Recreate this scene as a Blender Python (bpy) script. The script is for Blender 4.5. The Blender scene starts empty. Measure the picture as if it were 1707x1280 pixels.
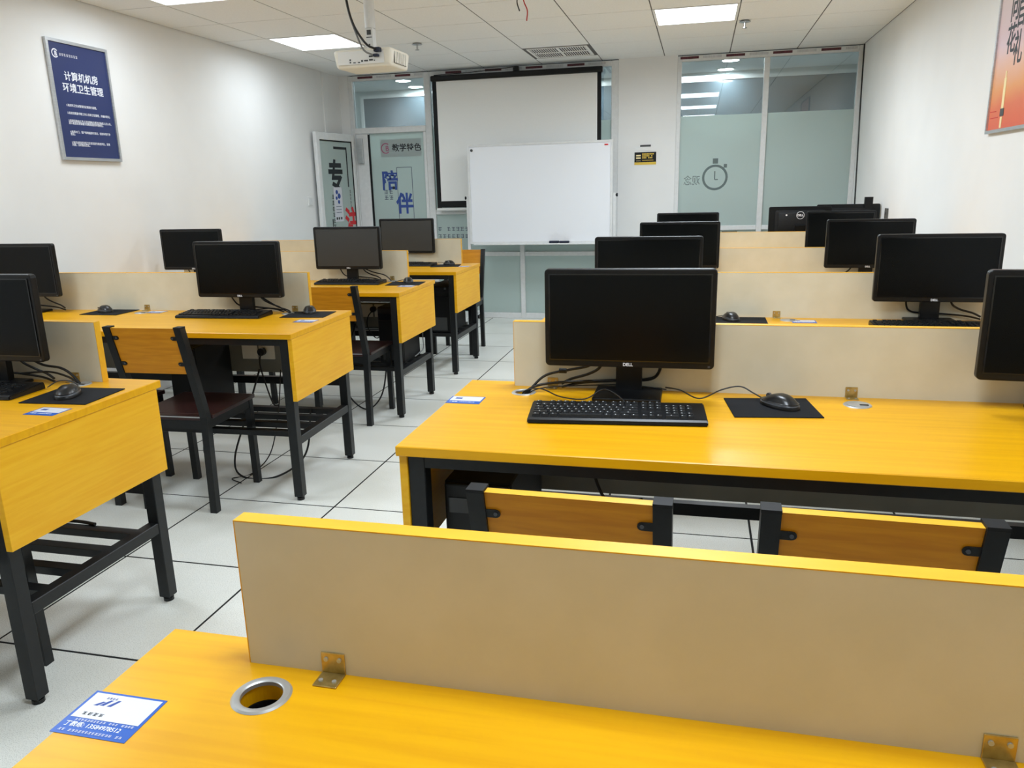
import bpy, bmesh, math, random
from mathutils import Vector, Matrix
random.seed(4)
S = bpy.context.scene
COL = S.collection
# ------------------------------------------------------------------ camera
W_PX = 1707.0
CAM = (1.55601, -0.65932, 1.37435); YAW, PITCH, ROLL, FPX = 0.23847, -0.24946, -0.02492, 1286.03
cam_d = bpy.data.cameras.new('camera'); cam = bpy.data.objects.new('camera', cam_d); COL.objects.link(cam)
_f = Vector((-math.sin(YAW), math.cos(YAW), 0)); _r = Vector((math.cos(YAW), math.sin(YAW), 0)); _u = Vector((0, 0, 1))
_f2 = _f*math.cos(PITCH)+_u*math.sin(PITCH); _u2 = _u*math.cos(PITCH)-_f*math.sin(PITCH)
_r3 = _r*math.cos(ROLL)+_u2*math.sin(ROLL); _u3 = _u2*math.cos(ROLL)-_r*math.sin(ROLL)
m = Matrix((( _r3.x, _u3.x, -_f2.x, CAM[0]), (_r3.y, _u3.y, -_f2.y, CAM[1]), (_r3.z, _u3.z, -_f2.z, CAM[2]), (0, 0, 0, 1)))
cam.matrix_world = m
cam_d.sensor_width = 36; cam_d.lens = FPX/W_PX*36; cam_d.clip_start = 0.02
S.camera = cam
# ------------------------------------------------------------------ world and exposure
wd = bpy.data.worlds.new('world'); S.world = wd; wd.use_nodes = True
wd.node_tree.nodes['Background'].inputs[0].default_value = (0.75, 0.8, 0.85, 1)
wd.node_tree.nodes['Background'].inputs[1].default_value = 0.25
S.view_settings.view_transform = 'Standard'; S.view_settings.look = 'None'
S.view_settings.gamma = 1; S.view_settings.use_curve_mapping = False
S.view_settings.exposure = 0.0
PANEL_STRENGTH = 3.6       # glow of the ceiling light diffusers
PANEL_WATT = {0: (34.0, 20.0, 23.0, 28.0), 1: (8.0, 9.0, 13.5, 17.0)}; PANEL_SPREAD = 172   # lamp inside each ceiling light panel
DOWN_STRENGTH = 190.0      # corridor downlights
# ------------------------------------------------------------------ helpers
def lin(c):
    def f(v):
        v /= 255.0
        return v/12.92 if v <= 0.04045 else ((v+0.055)/1.055)**2.4
    return (f(c[0]), f(c[1]), f(c[2]), 1)
MATS = {}
def mat(name, rgb, rough=0.5, metal=0.0, spec=0.5, emit=None, strength=0):
    if name in MATS: return MATS[name]
    mt = bpy.data.materials.new(name); mt.use_nodes = True
    b = mt.node_tree.nodes['Principled BSDF']
    b.inputs['Base Color'].default_value = lin(rgb); b.inputs['Roughness'].default_value = rough
    b.inputs['Metallic'].default_value = metal; b.inputs['Specular IOR Level'].default_value = spec
    if emit:
        b.inputs['Emission Color'].default_value = lin(emit); b.inputs['Emission Strength'].default_value = strength
    MATS[name] = mt
    return mt
def noisy(name, a, b, scale=(1, 1, 1), nscale=5, rough=0.5, detail=4, bump=0.0, spec=0.5, lo=0.35, hi=0.65, metal=0, dist=0.0):
    mt = mat(name, a, rough, metal, spec); nt = mt.node_tree; bs = nt.nodes['Principled BSDF']
    tc = nt.nodes.new('ShaderNodeTexCoord'); mp = nt.nodes.new('ShaderNodeMapping'); mp.inputs['Scale'].default_value = scale
    nz = nt.nodes.new('ShaderNodeTexNoise'); nz.inputs['Scale'].default_value = nscale; nz.inputs['Detail'].default_value = detail
    nz.inputs['Distortion'].default_value = dist
    cr = nt.nodes.new('ShaderNodeValToRGB'); cr.color_ramp.elements[0].position = lo; cr.color_ramp.elements[1].position = hi
    cr.color_ramp.elements[0].color = lin(a); cr.color_ramp.elements[1].color = lin(b)
    L = nt.links.new
    L(tc.outputs['Object'], mp.inputs['Vector']); L(mp.outputs[0], nz.inputs['Vector']); L(nz.outputs['Fac'], cr.inputs['Fac'])
    L(cr.outputs[0], bs.inputs['Base Color'])
    if bump:
        bp = nt.nodes.new('ShaderNodeBump'); bp.inputs['Strength'].default_value = bump; bp.inputs['Distance'].default_value = 0.002
        L(nz.outputs['Fac'], bp.inputs['Height']); L(bp.outputs[0], bs.inputs['Normal'])
    return mt
def box(bm, x0, x1, y0, y1, z0, z1, bev=0.0, seg=2):
    g = bmesh.ops.create_cube(bm, size=1)
    vs = g['verts']
    for v in vs:
        v.co = Vector(((x0+x1)/2+v.co.x*(x1-x0), (y0+y1)/2+v.co.y*(y1-y0), (z0+z1)/2+v.co.z*(z1-z0)))
    if bev > 0:
        es = list({e for v in vs for e in v.link_edges})
        bmesh.ops.bevel(bm, geom=es, offset=bev, segments=seg, profile=0.5, affect='EDGES')
def cyl(bm, c, r, h, seg=20, axis='Z', r2=None):
    g = bmesh.ops.create_cone(bm, cap_ends=True, segments=seg, radius1=r, radius2=r if r2 is None else r2, depth=h)
    R = Matrix.Identity(3)
    if axis == 'X': R = Matrix.Rotation(math.pi/2, 3, 'Y')
    if axis == 'Y': R = Matrix.Rotation(math.pi/2, 3, 'X')
    for v in g['verts']: v.co = R @ v.co + Vector(c)
def lathe(bm, prof, seg=32, c=(0, 0, 0), closed=True):
    rings = []
    for (r, z) in prof:
        rings.append([bm.verts.new((c[0]+r*math.cos(2*math.pi*k/seg), c[1]+r*math.sin(2*math.pi*k/seg), c[2]+z)) for k in range(seg)])
    n = len(rings)
    for i in range(n if closed else n-1):
        a, b = rings[i], rings[(i+1) % n]
        for k in range(seg): bm.faces.new((a[k], a[(k+1) % seg], b[(k+1) % seg], b[k]))
def sweep(bm, pts, w, d):
    """rectangular post following pts, horizontal sections w (x) by d (y)"""
    rings = []
    for p in pts:
        rings.append([bm.verts.new((p[0]+sx*w/2, p[1]+sy*d/2, p[2])) for sx, sy in ((-1, -1), (1, -1), (1, 1), (-1, 1))])
    for a, b in zip(rings, rings[1:]):
        for k in range(4): bm.faces.new((a[k], a[(k+1) % 4], b[(k+1) % 4], b[k]))
    bm.faces.new(rings[0][::-1]); bm.faces.new(rings[-1])
def spline(pts, n=8):
    P = [Vector(p) for p in pts]; out = []
    Q = [P[0]*2-P[1]]+P+[P[-1]*2-P[-2]]
    for i in range(1, len(Q)-2):
        for k in range(n):
            t = k/n; a, b, c, d = Q[i-1], Q[i], Q[i+1], Q[i+2]
            out.append(0.5*((2*b)+(c-a)*t+(2*a-5*b+4*c-d)*t*t+(3*b-a-3*c+d)*t**3))
    out.append(P[-1]); return out
def tube(bm, pts, r, seg=6, smooth=True):
    P = spline(pts) if smooth else [Vector(p) for p in pts]
    t0 = (P[1]-P[0]).normalized(); n = t0.orthogonal().normalized(); rings = []
    for i, p in enumerate(P):
        t = (P[min(i+1, len(P)-1)]-P[max(i-1, 0)]).normalized()
        n = (n-t*n.dot(t)).normalized(); b = t.cross(n)
        rings.append([bm.verts.new(p+r*(math.cos(2*math.pi*k/seg)*n+math.sin(2*math.pi*k/seg)*b)) for k in range(seg)])
    for a, b in zip(rings, rings[1:]):
        for k in range(seg): bm.faces.new((a[k], a[(k+1) % seg], b[(k+1) % seg], b[k]))
    bm.faces.new(rings[0][::-1]); bm.faces.new(rings[-1])
def poly(bm, pts, y0, y1):
    """prism: outline in x,z extruded from y0 to y1"""
    a = [bm.verts.new((x, y0, z)) for x, z in pts]; b = [bm.verts.new((x, y1, z)) for x, z in pts]
    bm.faces.new(a); bm.faces.new(b[::-1]); n = len(pts)
    for k in range(n): bm.faces.new((a[k], b[k], b[(k+1) % n], a[(k+1) % n]))
def fin(name, bm, mt, parent=None, smooth=False, loc=None, rz=0):
    bmesh.ops.recalc_face_normals(bm, faces=bm.faces[:])
    me = bpy.data.meshes.new(name); bm.to_mesh(me); bm.free()
    me.materials.append(mt)
    if smooth:
        me.polygons.foreach_set('use_smooth', [True]*len(me.polygons))
        try: me.set_sharp_from_angle(angle=math.radians(40))
        except Exception: pass
    o = bpy.data.objects.new(name, me); COL.objects.link(o)
    if parent: o.parent = parent
    if loc: o.location = loc
    if rz: o.rotation_euler.z = rz
    return o
def B(name, mt, parent, *a, bev=0.0, seg=2, **k):
    bm = bmesh.new(); box(bm, *a, bev=bev, seg=seg); return fin(name, bm, mt, parent, **k)
def boxes(name, mt, parent, lst, bev=0.0, **k):
    bm = bmesh.new()
    for a in lst: box(bm, *a, bev=bev)
    return fin(name, bm, mt, parent, **k)
def T(name, mt, parent, pts, r, seg=6, **k):
    bm = bmesh.new(); tube(bm, pts, r, seg); return fin(name, bm, mt, parent, smooth=True, **k)
def empty(name, loc=(0, 0, 0), rz=0):
    o = bpy.data.objects.new(name, None); COL.objects.link(o); o.location = loc; o.rotation_euler.z = rz
    o.empty_display_size = 0.05; return o
def tag(o, label, cat, group=None):
    o['label'] = label; o['category'] = cat
    if group: o['group'] = group
    return o
def struct(o): o['kind'] = 'structure'; return o
def copy_tree(o, parent=None):
    c = o.copy(); COL.objects.link(c)
    if parent: c.parent = parent
    for ch in [x for x in bpy.data.objects if x.parent == o]: copy_tree(ch, c)
    return c
def text(name, s, size, mt, parent, mtx, thick=0.0004, align='LEFT', sx=1.0, weight=0.0, spacing=1.0):
    cu = bpy.data.curves.new(name, 'FONT'); cu.body = s; cu.size = size; cu.align_x = align; cu.extrude = thick
    cu.offset = weight; cu.space_line = spacing; cu.resolution_u = 3
    ob = bpy.data.objects.new(name, cu); COL.objects.link(ob)
    dg = bpy.context.evaluated_depsgraph_get()
    me = bpy.data.meshes.new_from_object(ob.evaluated_get(dg)); bpy.data.objects.remove(ob); bpy.data.curves.remove(cu)
    me.materials.clear(); me.materials.append(mt)
    me.transform(Matrix.Diagonal((sx, 1, 1, 1))); me.transform(mtx)
    o = bpy.data.objects.new(name, me); COL.objects.link(o)
    if parent: o.parent = parent
    return o
def unreadable(name, n, size, mt, parent, mtx, sx=1.0, vertical=False, gaps=()):
    """a line of print too small to read in the photo: n character-sized clusters of short strokes"""
    bm = bmesh.new()
    def bar(x0, x1, y0, y1):
        vs = [bm.verts.new(mtx @ Vector((x*sx, y, 0.0003))) for x, y in ((x0, y0), (x1, y0), (x1, y1), (x0, y1))]; bm.faces.new(vs)
    for k in range(n):
        if k in gaps: continue
        ox, oy = (0, -k*size*1.1) if vertical else (k*size, 0)
        for j in range(3):
            y = oy+size*(0.05+0.32*j); a = random.uniform(0.02, 0.2)*size; b = random.uniform(0.7, 0.86)*size
            bar(ox+a, ox+b, y, y+size*0.11)
        x = ox+random.uniform(0.2, 0.6)*size; bar(x, x+size*0.12, oy+size*0.02, oy+size*0.82)
    return fin(name, bm, mt, parent)
def plane_mtx(origin, xdir, ydir):
    x = Vector(xdir).normalized(); y = Vector(ydir).normalized(); z = x.cross(y); o = Vector(origin)
    return Matrix(((x.x, y.x, z.x, o.x), (x.y, y.y, z.y, o.y), (x.z, y.z, z.z, o.z), (0, 0, 0, 1)))
# ------------------------------------------------------------------ materials
M_wall = noisy('wall_paint', (236, 236, 234), (239, 239, 237), nscale=3, rough=0.75, spec=0.25)
M_ceil = noisy('ceiling_tile_paint', (240, 241, 240), (245, 246, 245), nscale=90, rough=0.9, bump=0.15, spec=0.1)
M_gap = mat('dark_joint', (24, 25, 26), 0.9)
M_cgap = mat('ceiling_grid_grey', (92, 91, 88), 0.7)
def floor_mat():
    mt = mat('antistatic_floor', (214, 217, 211), 0.38, spec=0.4); nt = mt.node_tree; bs = nt.nodes['Principled BSDF']; L = nt.links.new
    tc = nt.nodes.new('ShaderNodeNewGeometry')
    n1 = nt.nodes.new('ShaderNodeTexNoise'); n1.inputs['Scale'].default_value = 330; n1.inputs['Detail'].default_value = 2
    c1 = nt.nodes.new('ShaderNodeValToRGB'); c1.color_ramp.elements[0].position = 0.33; c1.color_ramp.elements[1].position = 0.5
    c1.color_ramp.elements[0].color = lin((204, 206, 199)); c1.color_ramp.elements[1].color = lin((239, 241, 235))
    n2 = nt.nodes.new('ShaderNodeTexNoise'); n2.inputs['Scale'].default_value = 2.2; n2.inputs['Detail'].default_value = 6
    c2 = nt.nodes.new('ShaderNodeValToRGB'); c2.color_ramp.elements[0].position = 0.3; c2.color_ramp.elements[1].position = 0.55
    c2.color_ramp.elements[0].color = (0.90, 0.90, 0.88, 1); c2.color_ramp.elements[1].color = (1, 1, 1, 1)
    mx = nt.nodes.new('ShaderNodeMix'); mx.data_type = 'RGBA'; mx.blend_type = 'MULTIPLY'; mx.inputs[0].default_value = 1
    L(tc.outputs['Position'], n1.inputs['Vector']); L(tc.outputs['Position'], n2.inputs['Vector'])
    L(n1.outputs['Fac'], c1.inputs[0]); L(n2.outputs['Fac'], c2.inputs[0])
    L(c1.outputs[0], mx.inputs[6]); L(c2.outputs[0], mx.inputs[7]); L(mx.outputs[2], bs.inputs['Base Color'])
    return mt
M_floor = floor_mat()
YEL_A, YEL_B = (222, 159, 0), (232, 172, 4)
M_top = noisy('yellow_wood_top', YEL_A, YEL_B, scale=(0.7, 14, 6), nscale=4, rough=0.34, detail=6, spec=0.45, dist=0.4)
M_pan = noisy('yellow_wood_panel', (234, 170, 14), (241, 184, 34), scale=(6, 1, 16), nscale=4, rough=0.4, detail=6, spec=0.4, dist=0.5)
M_edge = noisy('yellow_edge_band', (222, 164, 24), (230, 174, 34), scale=(1, 6, 6), nscale=6, rough=0.45, spec=0.4)
M_back = noisy('chair_back_wood', (206, 130, 8), (222, 148, 22), scale=(1.2, 6, 14), nscale=5, rough=0.42, detail=6, spec=0.4, dist=0.6)
M_part = noisy('partition_beige', (212, 206, 184), (217, 211, 190), nscale=12, rough=0.55, spec=0.35)
M_steel = noisy('black_powder_steel', (13, 16, 18), (19, 22, 24), nscale=60, rough=0.42, spec=0.4)
M_seat = noisy('dark_brown_seat', (40, 22, 22), (52, 28, 27), scale=(1, 8, 1), nscale=8, rough=0.3)
M_blk = noisy('black_plastic', (8, 9, 11), (12, 13, 15), nscale=50, rough=0.36, spec=0.35)
M_blkm = noisy('black_matte_plastic', (15, 16, 18), (20, 21, 23), nscale=80, rough=0.6, spec=0.3)
M_scr = mat('screen_off', (7, 10, 12), 0.22, spec=0.16)
M_scrg = mat('screen_off_grey_sheen', (22, 27, 30), 0.42, spec=1.0)  # lighter, glossier copy of screen_off; its colour carries the grey reflected sheen
M_pad = noisy('mouse_pad_cloth', (26, 27, 30), (33, 34, 37), nscale=400, rough=0.85, spec=0.15)
M_key = mat('key_plastic', (20, 22, 24), 0.5, spec=0.35)
M_gloss = mat('gloss_black', (12, 12, 14), 0.14, spec=0.6)
M_satin = mat('satin_black', (20, 21, 23), 0.3, spec=0.5)
M_mgrey = mat('mouse_grey_trim', (72, 75, 80), 0.4)
M_cable = mat('cable_rubber', (14, 14, 15), 0.5)
M_cgrey = mat('cable_grey', (120, 122, 122), 0.5)
M_alu = noisy('white_aluminium', (222, 223, 222), (228, 229, 228), nscale=30, rough=0.4, spec=0.4)
M_silver = noisy('brushed_silver', (190, 192, 194), (205, 207, 209), scale=(1, 1, 20), nscale=20, rough=0.35, metal=0.75)
M_brass = noisy('brass_bracket', (176, 152, 92), (205, 182, 122), nscale=60, rough=0.32, metal=0.85)
M_zinc = mat('zinc_grommet', (190, 192, 192), 0.35, metal=0.6)
M_white = mat('white_plastic', (235, 235, 232), 0.4)
M_cream = noisy('projector_cream', (238, 234, 220), (242, 238, 226), nscale=20, rough=0.45)
M_dkgrey = mat('dark_grey', (60, 62, 62), 0.5)
M_grey = mat('mid_grey_paint', (128, 130, 124), 0.5)
M_tray = noisy('cable_tray_grey', (105, 106, 98), (114, 115, 107), nscale=8, rough=0.5)
M_socket = mat('socket_white', (214, 212, 200), 0.45)
M_wb = mat('whiteboard_enamel', (242, 244, 248), 0.22, spec=0.5)
M_screenc = noisy('screen_cloth', (246, 246, 243), (249, 249, 246), nscale=300, rough=0.9, spec=0.1)
M_navy = mat('poster_navy', (40, 52, 100), 0.35)
M_ink = mat('white_print', (238, 240, 246), 0.5)
M_black_ink = mat('black_print', (24, 30, 34), 0.5)
M_red_ink = mat('red_print', (214, 36, 44), 0.5)
M_blue_ink = mat('blue_print', (44, 74, 150), 0.5)
M_grey_ink = mat('grey_print', (92, 104, 120), 0.5)
M_stk_blue = mat('sticker_blue', (8, 84, 178), 0.35)
M_stk_white = mat('sticker_white', (216, 217, 224), 0.35)
M_yel_ink = mat('yellow_print', (226, 190, 70), 0.5)
M_tape = noisy('dark_red_tape', (62, 34, 40), (110, 44, 54), scale=(30, 1, 1), nscale=4, rough=0.5)
M_tape2 = noisy('pale_tape', (196, 196, 198), (214, 214, 214), scale=(40, 1, 1), nscale=5, rough=0.5)
M_eras = mat('navy_eraser', (18, 28, 52), 0.6)
M_chrome = mat('chrome', (200, 200, 200), 0.2, metal=0.9)
M_panel = mat('light_diffuser', (255, 255, 255), 0.5, emit=(238, 247, 255), strength=PANEL_STRENGTH)
M_down = mat('downlight_glow', (255, 255, 255), 0.5, emit=(246, 250, 255), strength=DOWN_STRENGTH)
M_corr = noisy('corridor_wall', (206, 214, 214), (212, 219, 218), nscale=3, rough=0.7)
M_corrd = noisy('corridor_glass_dark', (92, 104, 112), (100, 112, 120), nscale=3, rough=0.06)
M_corrc = noisy('corridor_ceiling', (206, 210, 210), (214, 217, 217), nscale=2, rough=0.8)
def glass(name, tint, refl):
    mt = bpy.data.materials.new(name); mt.use_nodes = True; nt = mt.node_tree; nt.nodes.clear(); L = nt.links.new
    out = nt.nodes.new('ShaderNodeOutputMaterial'); mx = nt.nodes.new('ShaderNodeMixShader')
    tr = nt.nodes.new('ShaderNodeBsdfTransparent'); tr.inputs[0].default_value = lin(tint)
    gl = nt.nodes.new('ShaderNodeBsdfGlossy'); gl.inputs['Roughness'].default_value = 0.0
    lw = nt.nodes.new('ShaderNodeFresnel'); lw.inputs[0].default_value = 1.5
    ad = nt.nodes.new('ShaderNodeMath'); ad.operation = 'ADD'; ad.inputs[1].default_value = refl; ad.use_clamp = True
    L(lw.outputs[0], ad.inputs[0]); L(ad.outputs[0], mx.inputs[0]); L(tr.outputs[0], mx.inputs[1]); L(gl.outputs[0], mx.inputs[2]); L(mx.outputs[0], out.inputs[0])
    return mt
M_glass = glass('window_glass', (226, 234, 234), 0.12)
def film(name, rgb, clear):
    mt = bpy.data.materials.new(name); mt.use_nodes = True; nt = mt.node_tree; nt.nodes.clear(); L = nt.links.new
    out = nt.nodes.new('ShaderNodeOutputMaterial'); mx = nt.nodes.new('ShaderNodeMixShader'); m2 = nt.nodes.new('ShaderNodeMixShader')
    tr = nt.nodes.new('ShaderNodeBsdfTransparent'); di = nt.nodes.new('ShaderNodeBsdfDiffuse'); tl = nt.nodes.new('ShaderNodeBsdfTranslucent')
    di.inputs[0].default_value = lin(rgb); tl.inputs[0].default_value = lin(rgb)
    mx.inputs[0].default_value = 0.5; m2.inputs[0].default_value = clear
    L(di.outputs[0], mx.inputs[1]); L(tl.outputs[0], mx.inputs[2]); L(mx.outputs[0], m2.inputs[1]); L(tr.outputs[0], m2.inputs[2]); L(m2.outputs[0], out.inputs[0])
    return mt
M_film = film('frosted_film', (226, 238, 234), 0.10)
def sunset():
    mt = mat('sunset_print', (240, 150, 90), 0.3); nt = mt.node_tree; bs = nt.nodes['Principled BSDF']; L = nt.links.new
    tc = nt.nodes.new('ShaderNodeTexCoord'); sp = nt.nodes.new('ShaderNodeSeparateXYZ'); nz = nt.nodes.new('ShaderNodeTexNoise'); nz.inputs['Scale'].default_value = 5
    md = nt.nodes.new('ShaderNodeMath'); md.operation = 'MULTIPLY_ADD'; md.inputs[1].default_value = 0.08
    cr = nt.nodes.new('ShaderNodeValToRGB'); e = cr.color_ramp.elements
    e[0].position = 0.0; e[0].color = lin((226, 92, 66)); e[1].position = 1.0; e[1].color = lin((226, 196, 198))
    for p, c in ((0.16, (232, 118, 74)), (0.26, (238, 160, 92)), (0.36, (236, 176, 140)), (0.5, (222, 190, 196)), (0.75, (226, 206, 204))):
        q = e.new(p); q.color = lin(c)
    L(tc.outputs['Generated'], sp.inputs[0]); L(tc.outputs['Generated'], nz.inputs['Vector'])
    L(nz.outputs['Fac'], md.inputs[0]); L(sp.outputs['Z'], md.inputs[2]); L(md.outputs[0], cr.inputs[0]); L(cr.outputs[0], bs.inputs['Base Color'])
    return mt
M_sunset = sunset()
# ------------------------------------------------------------------ room shell
XL, XR, YB, YF, ZC = -2.225, 2.957, 7.42, -3.0, 2.558
YC = 9.25; CX0, CX1 = -3.6, 3.4   # far wall of the corridor
def grid_lines(o, step, a, b):
    k = math.floor((a-o)/step); v = []
    while o+k*step < b: v.append(o+k*step); k += 1
    v.append(o+k*step); return v
floor = struct(B('floor', M_gap, None, CX0, CX1, YF-0.1, YC+0.1, -0.08, -0.0012))
tile_cache = {}
def tile_grid(parent, name, mt, xs, ys, z0, z1, gap, bev, skip=()):
    for i in range(len(xs)-1):
        for j in range(len(ys)-1):
            if (i, j) in skip: continue
            x0, x1 = max(xs[i], XL+0.002), min(xs[i+1], XR-0.002); y0, y1 = max(ys[j], YF+0.002), min(ys[j+1], YB-0.002)
            if x1-x0 < 0.03 or y1-y0 < 0.03: continue
            key = (name, round(x1-x0, 3), round(y1-y0, 3)); hx, hy = (x1-x0)/2-gap/2, (y1-y0)/2-gap/2
            if key in tile_cache:
                o = bpy.data.objects.new(name, tile_cache[key]); COL.objects.link(o); o.parent = parent
            else:
                o = B(name, mt, parent, -hx, hx, -hy, hy, z0, z1, bev=bev, seg=1); tile_cache[key] = o.data
            o.location = ((x0+x1)/2, (y0+y1)/2, 0)
tile_grid(floor, 'floor_tile', M_floor, grid_lines(0, 0.6, XL, XR), grid_lines(2.8926, 0.6, YF, YB), -0.03, 0.0, 0.009, 0.0006)
B('threshold_strip', M_silver, floor, XL, XR, YB-0.002, YB+0.06, -0.03, 0.001)
B('corridor_paving', M_floor, floor, CX0, CX1, YB+0.06, YC+0.1, -0.03, 0.0)
ceiling = struct(B('ceiling', M_cgap, None, XL-0.1, XR+0.1, YF-0.1, YB+0.08, ZC-0.002, ZC+0.08))
cxs = grid_lines(1.1818, 0.6, XL, XR); cys = grid_lines(5.2835, 0.6, YF, YB)
def slot(xs, v): return min(range(len(xs)), key=lambda i: abs(xs[i]-v))
LIGHT_X = (1.1818, -1.8182); LIGHT_Y = (5.2835, 3.4835, 1.6835, -0.1165)
skip = {(slot(cxs, x), slot(cys, y)) for x in LIGHT_X for y in LIGHT_Y} | {(slot(cxs, -0.0182), slot(cys, 6.4835))}
tile_grid(ceiling, 'ceiling_tile', M_ceil, cxs, cys, ZC-0.004, ZC+0.012, 0.0085, 0.001, skip)
struct(B('wall_left', M_wall, None, XL-0.1, XL, YF-0.1, YB+0.1, 0, ZC+0.05))
wr = struct(B('wall_right', M_wall, None, XR, XR+0.1, YF-0.1, YB+0.1, 0, ZC+0.05))
struct(B('wall_front', M_wall, None, XL, XR, YF-0.1, YF, 0, ZC+0.05))
wb_ = struct(boxes('wall_back', M_wall, None, [(0.745, 1.305, YB-0.03, YB+0.12, 0, ZC+0.004), (XL, -2.105, YB-0.02, YB+0.1, 0, ZC+0.004)]))
struct(B('trim_1', M_wall, None, XL, XL+0.012, 7.02, YB-0.02, 0, ZC-0.004))
# corridor behind the glass
struct(B('wall_corridor', M_corr, None, CX0, CX1, YC, YC+0.1, 0, 2.75))
struct(boxes('wall_corridor_ends', M_corr, None, [(CX0, CX0+0.1, YB+0.12, YC, 0, 2.75), (CX1-0.1, CX1, YB+0.12, YC, 0, 2.75), (CX0, XL-0.1, YB, YB+0.1, 0, 2.75), (XR+0.1, CX1, YB, YB+0.1, 0, 2.75)]))
struct(B('ceiling_corridor', M_corrc, None, CX0, CX1, YB+0.08, YC+0.1, 2.62, 2.72))
w3 = empty('window_3', (0, YC, 0)); struct(w3)
for (a, b, c, d) in ((-2.74, -0.78, 0.1, 2.53), (-0.70, 3.25, 0.1, 2.53)):  # right part of the wide pane is added to tame downlight glare
    B('pane', M_corrd, w3, a, b, -0.015, -0.002, c, d)
    boxes('pane_frame', M_alu, w3, [(a-0.04, a, -0.03, -0.002, c-0.04, d+0.04), (b, b+0.04, -0.03, -0.002, c-0.04, d+0.04), (a, b, -0.03, -0.002, d, d+0.04)])
# ------------------------------------------------------------------ glazed back wall
def frame_part(parent, name, *a): return B(name, M_alu, parent, *a, bev=0.004, seg=1)
ZT = 2.545
def glazing(name, x0, x1, mulls, rails, jamb=0.045, filmtop=2.0, zbot=0.0):
    w = struct(empty(name, ((x0+x1)/2, YB, 0))); ox = (x0+x1)/2
    frame_part(w, 'jamb', x0-ox, x0+jamb-ox, -0.03, 0.04, zbot, ZT); frame_part(w, 'jamb', x1-jamb-ox, x1-ox, -0.03, 0.04, zbot, ZT)
    frame_part(w, 'top_rail', x0+jamb-ox, x1-jamb-ox, -0.03, 0.04, ZT-0.05, ZT)
    for (mx, mw) in mulls: frame_part(w, 'mullion', mx-mw/2-ox, mx+mw/2-ox, -0.028, 0.038, zbot, ZT-0.05)
    xs = [x0+jamb]+[v for mx, mw in mulls for v in (mx-mw/2, mx+mw/2)]+[x1-jamb]
    zs = [zbot]+[v for rz, rh in rails for v in (rz-rh/2, rz+rh/2)]+[ZT-0.05]
    for i in range(0, len(xs), 2):
        for (rz, rh) in rails: frame_part(w, 'rail', xs[i]-ox, xs[i+1]-ox, -0.026, 0.036, rz-rh/2, rz+rh/2)
        for j in range(0, len(zs), 2):
            z0, z1 = zs[j], zs[j+1]
            p = B('pane', M_glass, w, xs[i]-ox, xs[i+1]-ox, -0.004, 0.004, z0, z1)
            if z0 < filmtop-0.02: B('frosted_film', M_film, w, xs[i]-ox, xs[i+1]-ox, -0.0062, -0.0048, z0, min(z1, filmtop))
    return w
w1 = glazing('window_1', -1.262, 0.745, [(-0.254, 0.05)], [(0.03, 0.06), (0.69, 0.045), (1.135, 0.05)], jamb=0.07)
w2 = glazing('window_2', 1.305, 2.957, [(2.124, 0.05)], [(0.03, 0.06), (0.935, 0.045)], jamb=0.04)
# protective tape left on the top rails
def tapes(w, ox, x0, x1, start, step, ln):
    x = start; k = 0
    while x < x1-0.05:
        B('protective_tape', M_tape if k % 2 == 0 else M_tape2, w, x-ox, min(x+ln, x1)-ox, -0.0315, -0.0302, ZT-0.03, ZT-0.008); x += step/2; k += 1
tapes(w1, -0.2585, -1.2, 0.7, -1.02, 0.42, 0.17)
tapes(w2, 2.131, 1.35, 2.9, 1.33, 0.42, 0.17)
# door zone: transom + fixed glass leaf with wide stile + open leaf
d2 = struct(empty('door_2', (-1.68, YB, 0))); ox = -1.68
frame_part(d2, 'jamb', -2.105-ox, -2.06-ox, -0.03, 0.04, 0, ZT); frame_part(d2, 'top_rail', -2.06-ox, -1.262-ox, -0.03, 0.04, ZT-0.05, ZT)
frame_part(d2, 'transom_rail', -2.06-ox, -1.262-ox, -0.032, 0.042, 1.965, 2.025)
B('pane', M_glass, d2, -2.06-ox, -1.262-ox, -0.004, 0.004, 2.025, ZT-0.05)
frame_part(d2, 'wide_stile', -2.058-ox, -1.925-ox, -0.025, 0.025, 0, 1.965)
B('seal_strip', M_blkm, d2, -1.925-ox, -1.905-ox, -0.018, 0.018, 0, 1.955)
frame_part(d2, 'leaf_rail', -1.905-ox, -1.30-ox, -0.02, 0.02, 0, 0.1); frame_part(d2, 'leaf_stile', -1.30-ox, -1.264-ox, -0.02, 0.02, 0, 1.965)
dp = B('pane', M_glass, d2, -1.905-ox, -1.30-ox, -0.004, 0.004, 0.1, 1.965)
B('frosted_film', M_film, d2, -1.905-ox, -1.30-ox, -0.0062, -0.0048, 0.1, 1.965)
B('lock_box', M_silver, d2, -2.035-ox, -1.975-ox, -0.06, -0.0255, 1.66, 1.92, bev=0.004)
tapes(d2, -1.68, -2.05, -1.27, -1.99, 0.42, 0.17)
def decal_y(parent, s, x, z, size, mt, y=-0.0072, sx=1.0, weight=0.0, align='LEFT', name='lettering', up=(0, 0, 1)):
    return text(name, s, size, mt, parent, plane_mtx((x, y, z), (1, 0, 0), up), align=align, sx=sx, weight=weight)
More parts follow.
